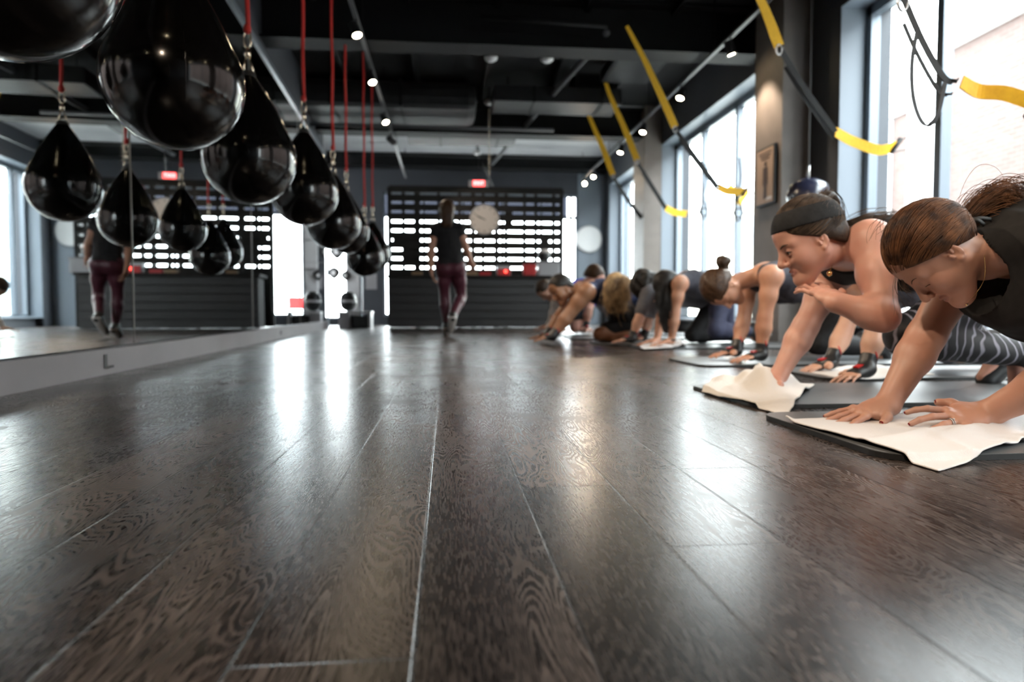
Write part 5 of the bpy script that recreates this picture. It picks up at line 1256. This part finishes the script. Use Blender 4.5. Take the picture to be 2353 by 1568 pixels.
# 3: man in navy
c3 = dict(skin=SK['brown'], male=True, bulk=1.2, hairmat=HR['black'], h=.009, hh=.005, detail=True, eyes='open', lips=LIP['tan'], head=Head(at(1290, 667, 6.1), cam_dir(-.72, -.55, -.4), cam_dir(-.5, .85, 0), 1.1),
    sh=at(1365, 668, 6.15), hip=at(1480, 690, 6.3), lat=YN, shl=at(1346, 672, 5.93), shr=at(1325, 672, 6.35), ell=at(1308, 722, 5.93), wrl=at(1270, 772, 5.9), elr=at(1290, 722, 6.3), wrr=at(1258, 770, 6.15))
c3['handl'] = (V(-.14, -.03, -.03), V(0, 0, 1), V(0, 1, 0)); c3['handr'] = (V(-.14, -.02, -.02), V(0, 0, 1), V(0, -1, 0))
c3['clothes'] = [('tank', CL['navy'], dict(armr=.075)), ('wraps', M['black'])]
c3['hair'] = dict(grow=.008, slope=.6, line=.012, nape=True, wr=.001)
c3['arm_r'] = (.062, .056, .045, .048, .030)
person('person', 'tanned man in a navy sleeveless top, both arms reaching forward on the floor', c3)

# 2: man in royal blue
c2 = dict(skin=SK['rosy'], male=True, bulk=1.05, hairmat=HR['brown'], h=.011, head=Head(at(1364, 640, 7.0), cam_dir(.5, -.6, -.4), cam_dir(.1, .9, -.2), 1.1),
    sh=at(1338, 662, 7.15), hip=at(1332, 672, 7.65), lat=V(-1, -.1, 0), shl=at(1300, 668, 7.1), shr=at(1372, 668, 7.15), ell=at(1298, 712, 7.05), wrl=at(1290, 755, 7.05), elr=at(1352, 712, 7.05), wrr=at(1346, 752, 7.05),
    knl=at(1322, 752, 7.7), anl=at(1322, 752, 8.1), toel=at(1322, 758, 8.2), knr=at(1342, 752, 7.7), anr=at(1342, 752, 8.1), toer=at(1342, 758, 8.2))
c2['handl'] = (V(-.02, -.12, -.03), V(0, 0, 1), V(1, 0, 0)); c2['handr'] = (V(.02, -.12, -.03), V(0, 0, 1), V(-1, 0, 0))
c2['clothes'] = [('tee', CL['blue'], dict(sleeve=.55)), ('shorts', CL['black']), ('wraps', M['black']), ('shoes', M['black'])]
c2['hair'] = dict(grow=.007, slope=.6, line=.012, nape=True, wr=.001)
person('person', 'man with short brown hair in a royal blue tee behind the navy man', c2)

# 1: person in white long sleeves
c1 = dict(skin=SK['peach'], male=True, hairmat=HR['dark'], h=.012, head=Head(at(1254, 668, 7.95), V(-.4, -.2, -.9), V(-.9, 0, .3)),
    sh=at(1290, 675, 8.0), hip=at(1368, 680, 8.3), lat=YN, shl=at(1284, 680, 7.8), shr=at(1280, 680, 8.2), ell=at(1272, 718, 7.8), wrl=at(1262, 752, 7.8), elr=at(1278, 716, 8.2), wrr=at(1258, 750, 8.15),
    knl=at(1420, 735, 8.3), anl=at(1475, 755, 8.4), toel=at(1482, 768, 8.4), knr=at(1420, 735, 8.6), anr=at(1470, 755, 8.7), toer=at(1478, 765, 8.7))
c1['handl'] = (V(-.12, -.02, -.03), V(0, 0, 1), V(0, 1, 0)); c1['handr'] = (V(-.12, 0, -.02), V(0, 0, 1), V(0, -1, 0))
c1['clothes'] = [('tee', CL['white'], dict(long=True)), ('leggings', CL['pants'], dict(grow=.012)), ('shoes', M['black'])]
c1['hair'] = dict(grow=.010, slope=.5, line=.0, nape=True, wr=.002)
person('person', 'farthest person in a white long sleeved top, doing a plank by the counter end', c1)

# walking woman
YW = 7.9
c0_ = dict(skin=SK['warm'], hairmat=HR['brown'], h=.009, head=Head(at(1027, 487, YW), V(0, 1, 0), V(0, 0, 1), 1.0),
    sh=at(1029, 522, YW), hip=at(1035, 612, YW), lat=V(-1, 0, 0), shl=at(1002, 526, YW), shr=at(1056, 526, YW), neck=at(1028, 514, YW),
    ell=at(991, 578, YW), wrl=at(990, 620, YW-.08), elr=at(1071, 570, YW), wrr=at(1083, 605, YW+.12),
    knl=at(1022, 685, YW+.08), anl=at(1026, 748, YW+.05), toel=at(1026, 764, YW+.16), knr=at(1060, 683, YW+.08), anr=at(1040, 727, YW-.20), toer=at(1037, 758, YW-.08), leg_r=(.085, .072, .052, .055, .035), arm_r=(.045, .040, .034, .036, .024))
c0_['handl'] = (V(.03, -.03, -.14), V(-1, 0, 0), V(0, 1, 0), dict(curl=.5)); c0_['handr'] = (V(.04, .12, -.06), V(0, 0, 1), V(-1, 0, 0), dict(curl=.4))
c0_['clothes'] = [('tee', CL['black'], dict(sleeve=.22, hem=-.01)), ('leggings', CL['maroon'], dict(to=.88)), ('shoes', M['black'], dict(sole=M['clockface']))]
rn = random.Random(3)
for dx in (-18, -6, 8, 18): strand_obj('hair_lock', lock_strands([at(1422+dx*.5, 634, 5.98), at(1418+dx, 660, 5.86), at(1414+dx, 690, 5.84), at(1418+dx*.8, 716, 5.84)], 60, .03, rn, .05, .018), .0022, HR['blonde'], c4['root'])
for dx in (-2, 10): strand_obj('hair_lock', lock_strands([at(1524+dx, 636, 5.25), at(1518+dx, 680, 5.14), at(1522+dx, 725, 5.13), at(1528+dx*.6, 770, 5.13)], 70, .03, rn, .04, .012), .0018, HR['black'], c6['root'])
c0_['hair'] = dict(grow=.016, slope=.5, line=-.02, nape=True, wr=.003, locks=[([at(1027+dx, 480, YW-.09), at(1027+dx, 500, YW-.10), at(1027+dx*.9, 516, YW-.09)], .045, .030) for dx in (-6, 0, 6)])
person('person', 'woman in a black top and maroon leggings walking away towards the counter', c0_)
